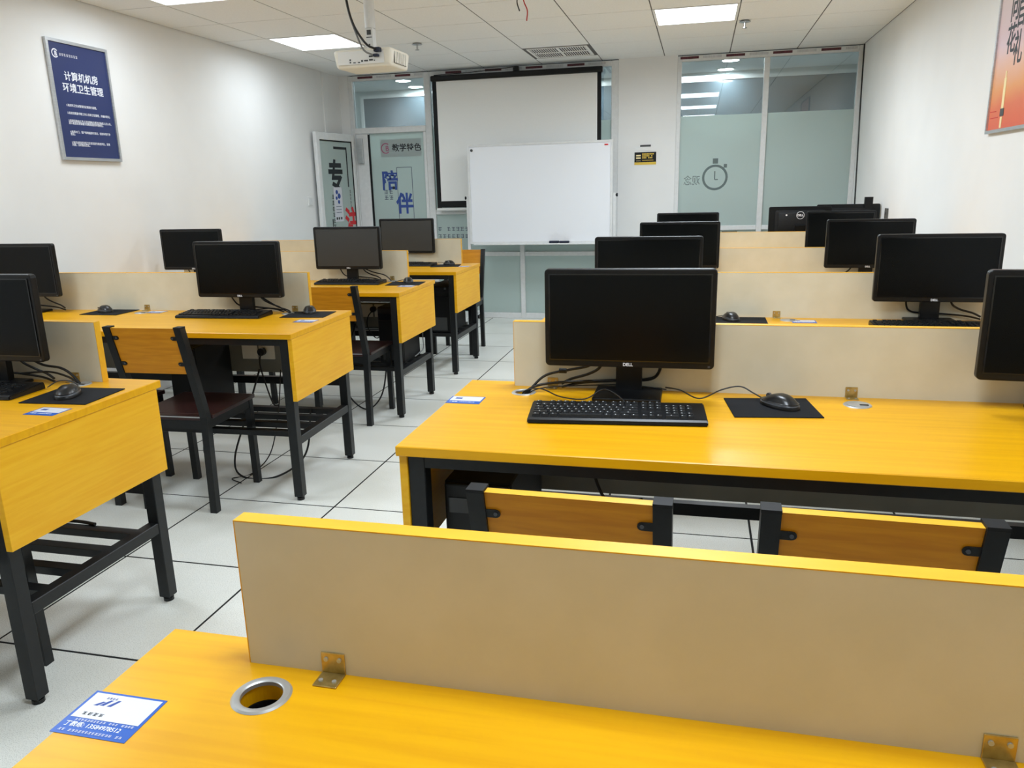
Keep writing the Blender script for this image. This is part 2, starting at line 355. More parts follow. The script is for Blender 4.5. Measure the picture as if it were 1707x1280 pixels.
# right leaf decals
boxes('sign_plate', film('sign_film', (222, 232, 230), 0.05), dp, [(-1.79-ox, -1.33-ox, -0.0068, -0.0062, 1.72, 1.90)])
def ring(name, mt, parent, c, r0, r1, y, thick=0.0006, seg=28, a0=0.0, a1=2*math.pi):
    bm = bmesh.new(); n = seg; full = a1-a0 > 6.28; vs = []
    for k in range(n+1):
        a = a0+(a1-a0)*k/n
        vs.append([bm.verts.new((c[0]+r*math.cos(a), yy, c[1]+r*math.sin(a))) for r in (r0, r1) for yy in (y, y-thick)])
    for k in range(n):
        a, b = vs[k], vs[k+1]
        bm.faces.new((a[1], a[3], b[3], b[1])); bm.faces.new((a[0], b[0], b[2], a[2])); bm.faces.new((a[0], a[1], b[1], b[0])); bm.faces.new((a[2], b[2], b[3], a[3]))
    return fin(name, bm, mt, parent)
M_logo = mat('magenta_print', (170, 64, 110), 0.5)
ring('logo_ring', M_logo, dp, (-1.73-ox, 1.81), 0.045, 0.054, -0.0072, a0=0.9, a1=5.4)
text('logo_mark', 'B', 0.075, M_logo, dp, plane_mtx((-1.735-ox, -0.0072, 1.784), (1, 0, 0), (0, 0, 1)))
decal_y(dp, '教学特色', -1.66-ox, 1.782, 0.083, M_black_ink, weight=0.0015)
decal_y(dp, '陪', -1.80-ox, 1.40, 0.21, M_blue_ink, weight=0.006, sx=0.9)
decal_y(dp, '伴', -1.645-ox, 1.15, 0.23, M_blue_ink, weight=0.006, sx=0.85)
bm = bmesh.new(); cyl(bm, (-1.665-ox, -0.0072, 1.40), 0.016, 0.001, 16, 'Y'); fin('dot', bm, M_black_ink, dp)
for z_ in (1.335, 1.275): unreadable('small_print', 2, 0.055, M_grey_ink, dp, plane_mtx((-1.78-ox, -0.0072, z_), (1, 0, 0), (0, 0, 1)))
boxes('outline_box', M_grey_ink, dp, [(-1.62-ox, -1.45-ox, -0.0074, -0.0064, 1.607, 1.613), (-1.62-ox, -1.45-ox, -0.0074, -0.0064, 1.057, 1.063),
      (-1.623-ox, -1.617-ox, -0.0074, -0.0064, 1.06, 1.61), (-1.453-ox, -1.447-ox, -0.0074, -0.0064, 1.06, 1.61)])
# open leaf, hinged at the left jamb, swung into the room
hx, hy = -2.085, YB-0.05; lx, ly = -2.17, 6.66
ang = math.atan2(ly-hy, lx-hx); LW = math.hypot(ly-hy, lx-hx)
d1 = struct(empty('door_1', (hx, hy, 0), ang))       # local +x runs from the hinge to the free edge
frame_part(d1, 'stile', 0.0, 0.05, -0.02, 0.02, 0.02, 1.955); frame_part(d1, 'stile', LW-0.06, LW, -0.02, 0.02, 0.02, 1.955)
frame_part(d1, 'leaf_rail', 0.05, LW-0.06, -0.02, 0.02, 1.885, 1.955); frame_part(d1, 'leaf_rail', 0.05, LW-0.06, -0.02, 0.02, 0.02, 0.12)
p1 = B('pane', M_glass, d1, 0.05, LW-0.06, -0.004, 0.004, 0.12, 1.885)
B('frosted_film', M_film, d1, 0.05, LW-0.06, 0.0048, 0.0062, 0.12, 1.885)
boxes('seal_strip', M_blkm, d1, [(0.05, LW-0.06, 0.0045, 0.012, 1.873, 1.886), (0.05, 0.062, 0.0045, 0.012, 0.12, 1.873)])
# decals read from the room: the side facing the room is local +y, so letters run in local -x
def decal_leaf(s, x, z, size, mt, sx=1.0, weight=0.0, name='lettering'):
    return text(name, s, size, mt, p1, plane_mtx((x, 0.0072, z), (-1, 0, 0), (0, 0, 1)), sx=sx, weight=weight)
decal_leaf('专', 0.53, 1.41, 0.33, M_black_ink, sx=0.85, weight=0.011)
decal_leaf('注', 0.27, 0.95, 0.30, M_red_ink, sx=0.85, weight=0.010)
boxes('corner_line', M_black_ink, p1, [(0.15, 0.40, 0.0064, 0.0074, 1.80, 1.825), (0.15, 0.17, 0.0064, 0.0074, 1.42, 1.80), (0.50, 0.515, 0.0064, 0.0074, 0.80, 1.10)])
unreadable('small_print', 8, 0.055, M_black_ink, p1, plane_mtx((0.50, 0.0072, 1.30), (-1, 0, 0), (0, 0, 1)), vertical=True)
unreadable('small_print', 7, 0.035, M_black_ink, p1, plane_mtx((0.15, 0.0072, 1.36), (-1, 0, 0), (0, 0, 1)), vertical=True)
pp = B('paper_notice', M_stk_white, p1, 0.30, 0.46, 0.0068, 0.008, 1.07, 1.42)
ring_y = 0.0088
bm = bmesh.new()
for (a, b, r) in ((0.40, 1.37, 0.022), (0.36, 1.33, 0.028), (0.41, 1.31, 0.018), (0.37, 1.27, 0.02)): cyl(bm, (a, 0.0084, b), r, 0.0006, 12, 'Y')
fin('paper_picture', bm, M_blue_ink, pp)
boxes('paper_lines', M_grey_ink, pp, [(0.33, 0.43, 0.008, 0.0086, z, z+0.006) for z in (1.22, 1.19, 1.16)])
boxes('paper_stamps', M_dkgrey, pp, [(0.33, 0.36, 0.008, 0.0086, 1.09, 1.115), (0.375, 0.40, 0.008, 0.0086, 1.09, 1.115), (0.41, 0.44, 0.008, 0.0086, 1.09, 1.115)])
# faint stopwatch print and mirrored lettering on the right glazing
M_faint = film('faint_print', (150, 162, 162), 0.45)
M_faint2 = film('faint_print_b', (160, 171, 171), 0.5)
ring('stopwatch_print', M_faint, w2, (1.69-2.131, 1.42), 0.10, 0.122, -0.0064, seg=32)
boxes('stopwatch_knob_print', M_faint, w2, [(1.665-2.131, 1.715-2.131, -0.0074, -0.0064, 1.55, 1.60), (1.77-2.131, 1.80-2.131, -0.0074, -0.0064, 1.51, 1.545),
      (1.683-2.131, 1.693-2.131, -0.0074, -0.0064, 1.40, 1.48), (1.69-2.131, 1.72-2.131, -0.0074, -0.0064, 1.395, 1.405)])
text('mirrored_lettering', '观念', 0.10, M_faint2, w2, plane_mtx((1.55-2.131, -0.0072, 1.36), (-1, 0, 0), (0, 0, 1)), sx=0.8)
# lettering along the film of the left glazing, beside the post
for n_, z_ in ((10, 0.935), (7, 0.86)): unreadable('small_print', n_, 0.05, M_grey_ink, w1, plane_mtx((-1.185+0.2585, -0.0072, z_), (1, 0, 0), (0, 0, 1)), gaps=(1,) if n_ == 10 else ())
# ------------------------------------------------------------------ ceiling fixtures
def panel_light(x, y, label, col, row):
    r = tag(empty('ceiling_light', (x+0.3, y+0.3, ZC)), label, 'light', 'square ceiling light panels')
    g = 0.297
    boxes('frame', M_white, r, [(-g, g, -g, -g+0.018, -0.006, 0.012), (-g, g, g-0.018, g, -0.006, 0.012), (-g, -g+0.018, -g+0.018, g-0.018, -0.006, 0.012), (g-0.018, g, -g+0.018, g-0.018, -0.006, 0.012)])
    ld = bpy.data.lights.new('lamp', 'AREA'); ld.shape = 'SQUARE'; ld.size = 0.55; ld.energy = PANEL_WATT[col][row]; ld.spread = math.radians(PANEL_SPREAD); ld.color = (0.85, 0.955, 1.06)
    lo = bpy.data.objects.new('lamp', ld); COL.objects.link(lo); lo.parent = r; lo.location = (0, 0, -0.0045)
    B('diffuser', M_panel, r, -g+0.018, g-0.018, -g+0.018, g-0.018, -0.003, 0.006)
LL = {(0, 0): 'bright square ceiling light panel above the right windows', (1, 0): 'bright square ceiling light panel beside the projector',
      (1, 1): 'bright square ceiling light panel cut by the top edge of the picture'}
LR = {0: ['', 'right ceiling light panel, second of four light strips mirrored in the window', 'right ceiling light panel, third of four light strips mirrored in the window', 'right ceiling light panel, lowest of four light strips mirrored in the window'],
      1: ['', '', 'left ceiling light panel above the chair at the second left desk, over the top edge', 'left ceiling light panel nearest the camera, over the top edge']}
for i, x in enumerate(LIGHT_X):
    for j, y in enumerate(LIGHT_Y):
        panel_light(x, y, LL.get((i, j), LR[i][j]), i, j)
v = tag(empty('ceiling_vent', (0.2818, 6.7835, ZC)), 'grey slotted air vent in the ceiling above the projection screen', 'vent')
B('plate', M_ceil, v, -0.297, 0.297, -0.297, 0.297, 0.0, 0.012)
boxes('frame', M_ceil, v, [(-0.27, 0.27, -0.255, -0.235, -0.008, 0.0), (-0.27, 0.27, 0.235, 0.255, -0.008, 0.0), (-0.27, -0.25, -0.235, 0.235, -0.008, 0), (0.25, 0.27, -0.235, 0.235, -0.008, 0), (-0.25, 0.25, -0.012, 0.012, -0.008, 0), (-0.01, 0.01, -0.235, 0.235, -0.008, 0)])
B('dark_duct', M_blkm, v, -0.25, 0.25, -0.235, 0.235, -0.0032, -0.0005)
for k in range(24):
    x = -0.24+k*0.0209
    for (a, b) in ((-0.235, -0.012), (0.012, 0.235)):
        B('slat', M_ceil, v, x-0.0038, x+0.0038, a, b, -0.005, -0.0022)
for (x, y, lab) in ((-0.776, 5.89, 'small ceiling sprinkler head right of the projector'), (1.841, 5.91, 'small ceiling sprinkler head beside the right ceiling light')):
    s = tag(empty('sprinkler', (x, y, ZC-0.004)), lab, 'sprinkler', 'ceiling sprinklers')
    bm = bmesh.new(); cyl(bm, (0, 0, -0.006), 0.045, 0.012, 20, 'Z', 0.03); fin('escutcheon', bm, M_silver, s, smooth=True)
    bm = bmesh.new(); cyl(bm, (0, 0, -0.03), 0.008, 0.04, 10); cyl(bm, (0, 0, -0.052), 0.018, 0.004, 12); fin('head', bm, M_chrome, s)
wr1 = tag(empty('hanging_wire', (0.42, 4.55, ZC)), 'short red and black wires dangling from the ceiling', 'wire')
M_redw = mat('red_wire', (190, 40, 40), 0.5)
T('red_strand', M_redw, wr1, [(0, 0, 0), (0.01, 0, -0.05), (0.03, 0.0, -0.10), (0.025, 0, -0.16)], 0.004)
T('black_strand', M_cable, wr1, [(-0.03, 0, 0), (-0.035, 0, -0.05), (-0.02, 0, -0.1)], 0.004)
# corridor downlights; the hidden ones are added to brighten the frosted film
for (x, y, lab) in ((1.821, 8.36, 'round corridor downlight seen through the right window, nearer one'), (1.79, 9.04, 'round corridor downlight seen through the right window, farther one'),
                    (-1.879, 8.44, 'round corridor downlight seen through the transom, nearer one'), (-1.937, 9.02, 'round corridor downlight seen through the transom, farther one'),
                    (-0.018, 8.36, 'round corridor downlight showing above the projection screen'),
                    (-0.62, 8.95, 'added fill lamp in the corridor, hidden behind the left part of the projection screen'), (0.2, 8.95, 'added fill lamp in the corridor, hidden behind the right part of the projection screen'), (1.02, 8.9, 'added fill lamp in the corridor, hidden behind the white pillar')):
    r = tag(empty('downlight', (x, y, 2.62)), lab, 'light', 'corridor downlights')
    bm = bmesh.new(); lathe(bm, [(0.085, 0), (0.085, -0.008), (0.105, -0.006), (0.105, 0)], 24); fin('rim', bm, M_white, r)
    bm = bmesh.new(); cyl(bm, (0, 0, -0.003), 0.085, 0.006, 24); fin('lens', bm, M_down, r)
# ------------------------------------------------------------------ projector on its pole
PX, PY, PZ = -0.275, 3.72, 2.085
pj = tag(empty('projector', (PX, PY, PZ), math.radians(-2)), 'white projector hanging upside down from a ceiling pole', 'projector')
bm = bmesh.new(); box(bm, -0.175, 0.175, -0.13, 0.13, -0.048, 0.048, bev=0.018, seg=3)
for v_ in bm.verts:
    if v_.co.z < -0.02: v_.co.x *= 0.96; v_.co.y *= 0.94
fin('body', bm, M_cream, pj, smooth=True)
B('rear_plate', M_white, pj, -0.145, 0.13, -0.1325, -0.128, -0.032, 0.036)
boxes('port', M_dkgrey, pj, [(-0.075+dx, -0.075+dx+w, -0.135, -0.1322, z, z+h) for dx, w, z, h in ((0, 0.008, -0.012, 0.007), (0, 0.008, -0.025, 0.007), (0.022, 0.014, -0.026, 0.005), (0.05, 0.012, -0.026, 0.005), (0.07, 0.01, -0.022, 0.01), (0.088, 0.022, -0.02, 0.007), (0.118, 0.022, -0.018, 0.008), (0.118, 0.022, 0.0, 0.008), (0.146, 0.006, -0.02, 0.005))])
B('blue_plug', M_eras, pj, 0.085, 0.12, -0.165, -0.132, 0.022, 0.044, bev=0.003)
B('video_plug', M_eras, pj, 0.075, 0.105, -0.16, -0.132, -0.002, 0.012, bev=0.003)
B('side_grille', M_cgap, pj, 0.1715, 0.1755, -0.09, 0.075, -0.03, 0.03)
for k in range(8): B('grille_slat', M_cream, pj, 0.1745, 0.178, -0.088+k*0.021, -0.076+k*0.021, -0.029, 0.029)
bm = bmesh.new(); cyl(bm, (-0.08, 0.14, 0.0), 0.032, 0.03, 24, 'Y'); fin('lens', bm, M_gloss, pj, smooth=True)
B('mount_plate', M_white, pj, -0.06, 0.08, -0.06, 0.07, 0.048, 0.054)
B('mount_bracket', M_alu, pj, -0.022, 0.022, -0.022, 0.022, 0.054, 0.17, bev=0.002)
boxes('mount_bolts', M_dkgrey, pj, [(-0.012, 0.012, -0.0245, -0.022, 0.135, 0.16), (-0.016, 0.016, -0.0245, -0.022, 0.12, 0.124), (-0.004, 0.004, -0.0245, -0.022, 0.08, 0.088), (0.04, 0.046, -0.0625, -0.056, 0.054, 0.06), (-0.04, -0.034, -0.0625, -0.056, 0.054, 0.06)])
bm = bmesh.new(); cyl(bm, (0, 0, 0.17+(ZC-0.006-PZ-0.17)/2), 0.03, ZC-0.006-PZ-0.17, 24); fin('pole', bm, M_alu, pj, smooth=True)
T('power_cord', M_cable, pj, [(0.1, -0.165, 0.033), (0.055, -0.19, 0.06), (-0.01, -0.19, 0.16), (-0.05, -0.17, 0.29), (-0.07, -0.14, ZC-PZ-0.006)], 0.006)
T('grey_cord', M_cgrey, pj, [(0.078, -0.16, 0.005), (0.04, -0.19, 0.03), (0.0, -0.19, 0.12), (-0.05, -0.17, 0.26), (-0.085, -0.14, ZC-PZ-0.006)], 0.005)
# ------------------------------------------------------------------ projection screen
SY = 7.33
ps = tag(empty('projection_screen', (-0.285, SY, 0)), 'pull-down projection screen with black border on the glass wall', 'screen'); o = -0.285
bm = bmesh.new(); box(bm, -1.155-o, 0.60-o, -0.04, 0.03, 2.435, 2.49, bev=0.012); fin('casing', bm, M_blk, ps)
B('white_cloth', M_screenc, ps, -1.10-o, 0.545-o, -0.012, -0.009, 1.25, 2.435)
boxes('black_border', M_blkm, ps, [(-1.145-o, -1.10-o, -0.012, -0.009, 1.16, 2.435), (0.545-o, 0.585-o, -0.012, -0.009, 1.16, 2.435), (-1.10-o, 0.545-o, -0.012, -0.009, 1.185, 1.25)])
bm = bmesh.new(); cyl(bm, ((-0.28-o), -0.01, 1.165), 0.016, 1.74, 16, 'X'); fin('bottom_bar', bm, M_white, ps, smooth=True)
boxes('hook', M_blk, ps, [(-0.275-o, -0.235-o, -0.03, 0.02, 2.49, 2.535), (-0.292-o, -0.275-o, -0.02, 0.02, 2.49, 2.525)])
T('screen_cord', M_cable, ps, [(-1.12-o, -0.02, 2.495), (-0.7-o, -0.02, 2.505), (-0.27-o, -0.01, 2.532)], 0.004)
# ------------------------------------------------------------------ whiteboard on stand
WY = 7.08
wbd = tag(empty('whiteboard', (0.0, WY, 0)), 'large white dry-erase board on a wheeled stand before the screen', 'whiteboard')
wx0, wx1, wz0, wz1 = -0.725, 0.728, 0.82, 1.795
B('writing_surface', M_wb, wbd, wx0+0.015, wx1-0.015, -0.008, 0.008, wz0+0.015, wz1-0.015)
boxes('aluminium_frame', M_alu, wbd, [(wx0, wx1, -0.014, 0.014, wz1-0.022, wz1), (wx0, wx1, -0.014, 0.014, wz0, wz0+0.022), (wx0, wx0+0.022, -0.014, 0.014, wz0+0.022, wz1-0.022), (wx1-0.022, wx1, -0.014, 0.014, wz0+0.022, wz1-0.022)])
B('pen_tray', M_alu, wbd, wx0+0.05, wx1-0.05, -0.07, -0.014, wz0-0.008, wz0+0.006, bev=0.003)
for sx, x in ((-1, wx0-0.018), (1, wx1+0.018)):
    bm = bmesh.new(); sweep(bm, [(x, 0.02, 0.06), (x, 0.02, 1.30)], 0.028, 0.028); fin('upright', bm, M_alu, wbd)
    bm = bmesh.new(); box(bm, x-0.016, x+0.016, -0.24, 0.30, 0.05, 0.085); fin('foot', bm, M_alu, wbd)
    for yy in (-0.21, 0.27):
        bm = bmesh.new(); cyl(bm, (x, yy, 0.026), 0.026, 0.02, 16, 'X'); fin('castor', bm, M_blk, wbd, smooth=True)
    bm = bmesh.new(); cyl(bm, (x+sx*0.02, 0.02, 1.28), 0.016, 0.02, 12, 'X'); fin('clamp_knob', bm, M_blk, wbd)
boxes('red_logo', M_red_ink, wbd, [(wx1-0.08, wx1-0.045, -0.0145, -0.008, wz1-0.05, wz1-0.038)])
bm = bmesh.new(); cyl(bm, (wx0+0.045, -0.011, wz1-0.055), 0.013, 0.006, 16, 'Y'); fin('magnet', bm, M_dkgrey, wbd)
e = tag(empty('board_eraser', (0.205, WY-0.042, wz0+0.006)), 'dark blue board eraser lying on the whiteboard tray', 'eraser')
B('felt', M_eras, e, -0.10, -0.003, -0.02, 0.02, 0, 0.022, bev=0.004); B('handle', M_eras, e, 0.003, 0.10, -0.02, 0.02, 0, 0.02, bev=0.004)
# ------------------------------------------------------------------ wall things
po = tag(empty('wall_poster', (XL, 3.71, 1.95)), 'navy framed wall poster with white lettering on the left wall', 'poster')
B('panel', M_navy, po, 0.002, 0.012, -0.235, 0.235, -0.33, 0.33)
boxes('frame', M_silver, po, [(0.002, 0.02, -0.25, 0.25, 0.33, 0.348), (0.002, 0.02, -0.25, 0.25, -0.348, -0.33), (0.002, 0.02, -0.25, -0.233, -0.33, 0.33), (0.002, 0.02, 0.233, 0.25, -0.33, 0.33)])
def post_l(s, y, z, size, w=0.0, sx=1.0, sp=1.0): return text('lettering', s, size, M_ink, po, plane_mtx((0.0125, y, z), (0, 1, 0), (0, 0, 1)), sx=sx, weight=w, spacing=sp)
post_l('计算机机房', -0.14, 0.125, 0.056, 0.0007)
post_l('环境卫生管理', -0.165, 0.058, 0.056, 0.0007)
unreadable('small_print', 8, 0.0185, M_ink, po, plane_mtx((0.0125, -0.155, 0.256), (0, 1, 0), (0, 0, 1)))
for z, s in ((-0.03, '1.机房的卫生由管理员定期进行清理。'), (-0.075, '2.机房应配备专职工作人员和卫生管理，并做好登记。'), (-0.12, '3.机房设备由工作人员定期每日清洁并确保人员入内，\n进入机房必须穿戴专用鞋套保持环境整洁。'), (-0.185, '4.每周大门、窗户和地面进行清洁，保持环境干净\n整洁。'), (-0.248, '5.每月对机房环境卫生状况进行检查评比，发现\n问题，及时整改落实。')):
    post_l(s, -0.16, z, 0.0165, 0.0001, sx=0.95, sp=0.85)
bm = bmesh.new()
for k in range(20):
    a0, a1 = 0.7+4.9*k/20, 0.7+4.9*(k+1)/20
    q = [bm.verts.new((0.0128, -0.185+r*math.cos(a), 0.266+r*math.sin(a))) for r, a in ((0.019, a0), (0.026, a0), (0.026, a1), (0.019, a1))]; bm.faces.new(q)
fin('logo_ring', bm, M_ink, po)
text('logo_mark', 'B', 0.036, M_ink, po, plane_mtx((0.0125, -0.19, 0.253), (0, 1, 0), (0, 0, 1)), weight=0.001)
pr = tag(empty('wall_poster', (XR, 3.42, 2.02)), 'orange sunset poster with brush calligraphy on the right wall', 'poster')
B('panel', M_sunset, pr, -0.012, -0.002, -0.42, 0.42, -0.43, 0.43)
boxes('frame', M_silver, pr, [(-0.02, -0.002, -0.435, 0.435, 0.43, 0.445), (-0.02, -0.002, -0.435, 0.435, -0.445, -0.43), (-0.02, -0.002, -0.435, -0.42, -0.43, 0.43), (-0.02, -0.002, 0.42, 0.435, -0.43, 0.43)])
def post_r(s, y, z, size, mt=M_black_ink, w=0.0, sx=1.0): return text('brush_lettering', s, size, mt, pr, plane_mtx((-0.0125, y, z), (0, -1, 0), (0, 0, 1)), sx=sx, weight=w)
post_r('向', 0.29, 0.06, 0.15, w=0.002, sx=0.7); post_r('花', 0.30, -0.08, 0.14, w=0.002, sx=0.8); post_r('礼', 0.20, -0.14, 0.16, w=0.002, sx=0.7); post_r('自', 0.20, 0.02, 0.14, w=0.002, sx=0.7)
M_cr = mat('cream_print', (246, 226, 170), 0.5)
boxes('tower_print', M_cr, pr, [(-0.0135, -0.012, 0.235, 0.265, -0.34, -0.20), (-0.0135, -0.012, 0.243, 0.257, -0.20, -0.17), (-0.0135, -0.012, 0.238, 0.262, -0.425, -0.375)])
B('seal_print', M_dkgrey, pr, -0.0136, -0.012, 0.225, 0.272, -0.372, -0.337)
boxes('thin_lines_print', M_red_ink, pr, [(-0.0135, -0.012, 0.33, 0.41, -0.345, -0.342), (-0.0135, -0.012, 0.30, 0.40, -0.375, -0.372)])
nt_ = tag(empty('notice_sign', (1.015, YB-0.03, 1.63)), 'small black and yellow notice stuck on the white pillar', 'sign')
B('black_plate', M_blkm, nt_, -0.106, 0.106, -0.004, 0, -0.045, 0.05)
B('yellow_strip', M_yel_ink, nt_, -0.106, 0.106, -0.004, 0, -0.07, -0.0455)
boxes('box_print', M_cr, nt_, [(-0.09, -0.045, -0.0048, -0.004, 0.012, 0.026), (-0.09, -0.045, -0.0048, -0.004, -0.012, 0.002), (-0.09, -0.045, -0.0048, -0.004, -0.034, -0.03)])
lst = []
for r_, z in enumerate((0.026, 0.008, -0.01)):
    for k in range((8, 7, 7)[r_]):
        if (r_ == 2 and k == 3) or (r_ == 1 and k == 5): continue
        lst.append((-0.03+k*0.0145, -0.03+k*0.0145+0.0115, -0.0048, -0.004, z, z+0.012))
lst.append((-0.03, 0.08, -0.0048, -0.004, -0.03, -0.026))
boxes('text_blocks', M_yel_ink, nt_, lst)
sn = tag(empty('small_sign', (1.015, YB-0.03, 1.74)), 'tiny black label strip above the black and yellow notice', 'sign')
B('strip', M_dkgrey, sn, -0.052, 0.052, -0.003, 0, -0.009, 0.009); B('clear_hook', M_white, sn, -0.05, 0.05, -0.006, 0, -0.045, -0.016)
boxes('screws', M_dkgrey, sn, [(-0.05, -0.042, -0.0045, -0.003, -0.004, 0.004), (0.042, 0.05, -0.0045, -0.003, -0.004, 0.004)])
sw = tag(empty('light_switch', (XL, 6.56, 1.29)), 'white light switch plate on the left wall by the door', 'switch')
B('plate', M_white, sw, 0.001, 0.012, -0.045, 0.045, -0.045, 0.045, bev=0.003); B('rocker', M_alu, sw, 0.012, 0.016, -0.03, 0.03, -0.03, 0.03, bev=0.002)
so = tag(empty('shadow_smudge_plate', (XR, 5.9, 1.11)), 'small grey plate standing in for a shadow smudge on the right wall above the far monitors', 'shadow mark')  # grey plate put where the wall only has a shadow smudge
B('plate', M_cgap, so, -0.012, -0.001, -0.04, 0.04, -0.04, 0.04, bev=0.003); boxes('holes', M_dkgrey, so, [(-0.014, -0.012, -0.02, -0.012, -0.01, 0.01), (-0.014, -0.012, 0.012, 0.02, -0.01, 0.01)])
wc = T('wall_cable', M_cable, None, [(XR-0.006, YB-0.05, 2.55), (XR-0.006, YB-0.07, 2.2), (XR-0.006, YB-0.12, 1.8), (XR-0.006, YB-0.2, 1.2), (XR-0.006, YB-0.22, 0.9), (XR-0.006, YB-0.22, 0.1), (XR-0.006, YB-0.22, 0.006)], 0.006)
tag(wc, 'thin black cable running down the corner by the right window', 'cable')
# ------------------------------------------------------------------ desks
ZD = 0.783; TH = 0.025; PH = 0.20; DEP = 0.66
def sticker(parent, x, y, rz=0.0, big=False):
    s = B('sticker', M_stk_blue, parent, -0.05, 0.05, -0.0375, 0.0375, 0, 0.0006, loc=(x, y, ZD), rz=rz)
    B('white_field', M_stk_white, s, -0.046, 0.046, -0.010, 0.034, 0.0006, 0.0009)
    def tx(t, X, Y, sz, mt=M_ink, w=0.0, sx=1.0): return text('lettering', t, sz, mt, s, plane_mtx((X, Y, 0.0009), (1, 0, 0), (0, 1, 0)), thick=0.0001, weight=w, sx=sx)
    tx('丁教练: 13584978512', -0.044, -0.0245, 0.0092, w=0.0001, sx=0.92)
    if big:
        unreadable('small_print', 19, 0.0042, M_ink, s, plane_mtx((-0.036, -0.0155, 0.0009), (1, 0, 0), (0, 1, 0)), gaps=(10, 14))
        unreadable('small_print', 19, 0.0045, M_ink, s, plane_mtx((-0.043, -0.0335, 0.0009), (1, 0, 0), (0, 1, 0)), gaps=(2, 16))
        bm = bmesh.new()
        for k, (a, b, h) in enumerate(((-0.034, 0.012, 0.008), (-0.026, 0.013, 0.011), (-0.016, 0.013, 0.012))):
            vs = [bm.verts.new((a+dx, b+dy, 0.00095)) for dx, dy in ((0, 0), (0.006, 0), (0.012, h), (0.008, h))]; bm.faces.new(vs)
        fin('logo_mark', bm, M_blue_ink, s)
        unreadable('logo_print', 4, 0.006, M_black_ink, s, plane_mtx((-0.036, -0.005, 0.0009), (1, 0, 0), (0, 1, 0)), sx=1.25)
        unreadable('logo_dots', 4, 0.004, M_blue_ink, s, plane_mtx((-0.026, 0.025, 0.0009), (1, 0, 0), (0, 1, 0)))
    else:
        B('logo_mark', M_blue_ink, s, -0.034, -0.014, 0.008, 0.022, 0.0009, 0.001)
    return s
def bracket(parent, x, y):
    b = boxes('angle_bracket', M_brass, parent, [(x-0.016, x+0.016, y-0.0022, y, ZD, ZD+0.030), (x-0.016, x+0.016, y-0.030, y-0.0022, ZD, ZD+0.0022)], bev=0.0008)
    bm = bmesh.new()
    for sx in (-0.009, 0.009):
        cyl(bm, (x+sx, y-0.003, ZD+0.021), 0.003, 0.002, 10, 'Y'); cyl(bm, (x+sx, y-0.02, ZD+0.003), 0.003, 0.002, 10)
    fin('screws', bm, M_zinc, b)
def grommet(parent, x, y, cap):
    bm = bmesh.new(); lathe(bm, [(0.0255, -0.004), (0.0255, 0.001), (0.0275, 0.0026), (0.034, 0.0026), (0.0365, 0.0003), (0.0268, 0.0002), (0.0268, -0.004)], 36, (x, y, ZD))
    g = fin('grommet', bm, M_zinc, parent, smooth=True)
    if not cap:
        bm = bmesh.new(); lathe(bm, [(0.0262, -TH-0.001), (0.0262, -0.075), (0.0002, -0.075), (0.0002, -0.077), (0.028, -0.077), (0.028, -TH-0.001)], 30, (x, y, ZD)); fin('hole_shade_cup', bm, M_blkm, g)  # added black cup, closed below so the open hole looks dark
    if cap:
        bm = bmesh.new(); cyl(bm, (x, y, ZD+0.0018), 0.0268, 0.003, 32); fin('cap', bm, M_zinc, g)
        B('cap_slot', M_blkm, g, x+0.004, x+0.026, y-0.013, y-0.004, ZD+0.0034, ZD+0.0042)
def hole_top(bm_boxargs, holes):
    bm = bmesh.new(); box(bm, *bm_boxargs, bev=0.002, seg=1)
    me = bpy.data.meshes.new('tmp'); bm.to_mesh(me); bm.free(); ob = bpy.data.objects.new('tmp', me); COL.objects.link(ob)
    bm = bmesh.new()
    for (x, y) in holes: cyl(bm, (x, y, ZD-TH/2), 0.0266, 0.1, 36)
    mc = bpy.data.meshes.new('tmpc'); bm.to_mesh(mc); bm.free(); oc = bpy.data.objects.new('tmpc', mc); COL.objects.link(oc)
    md = ob.modifiers.new('b', 'BOOLEAN'); md.operation = 'DIFFERENCE'; md.object = oc; md.solver = 'EXACT'
    dg = bpy.context.evaluated_depsgraph_get(); res = bpy.data.meshes.new_from_object(ob.evaluated_get(dg))
    bpy.data.objects.remove(ob); bpy.data.objects.remove(oc)
    return res
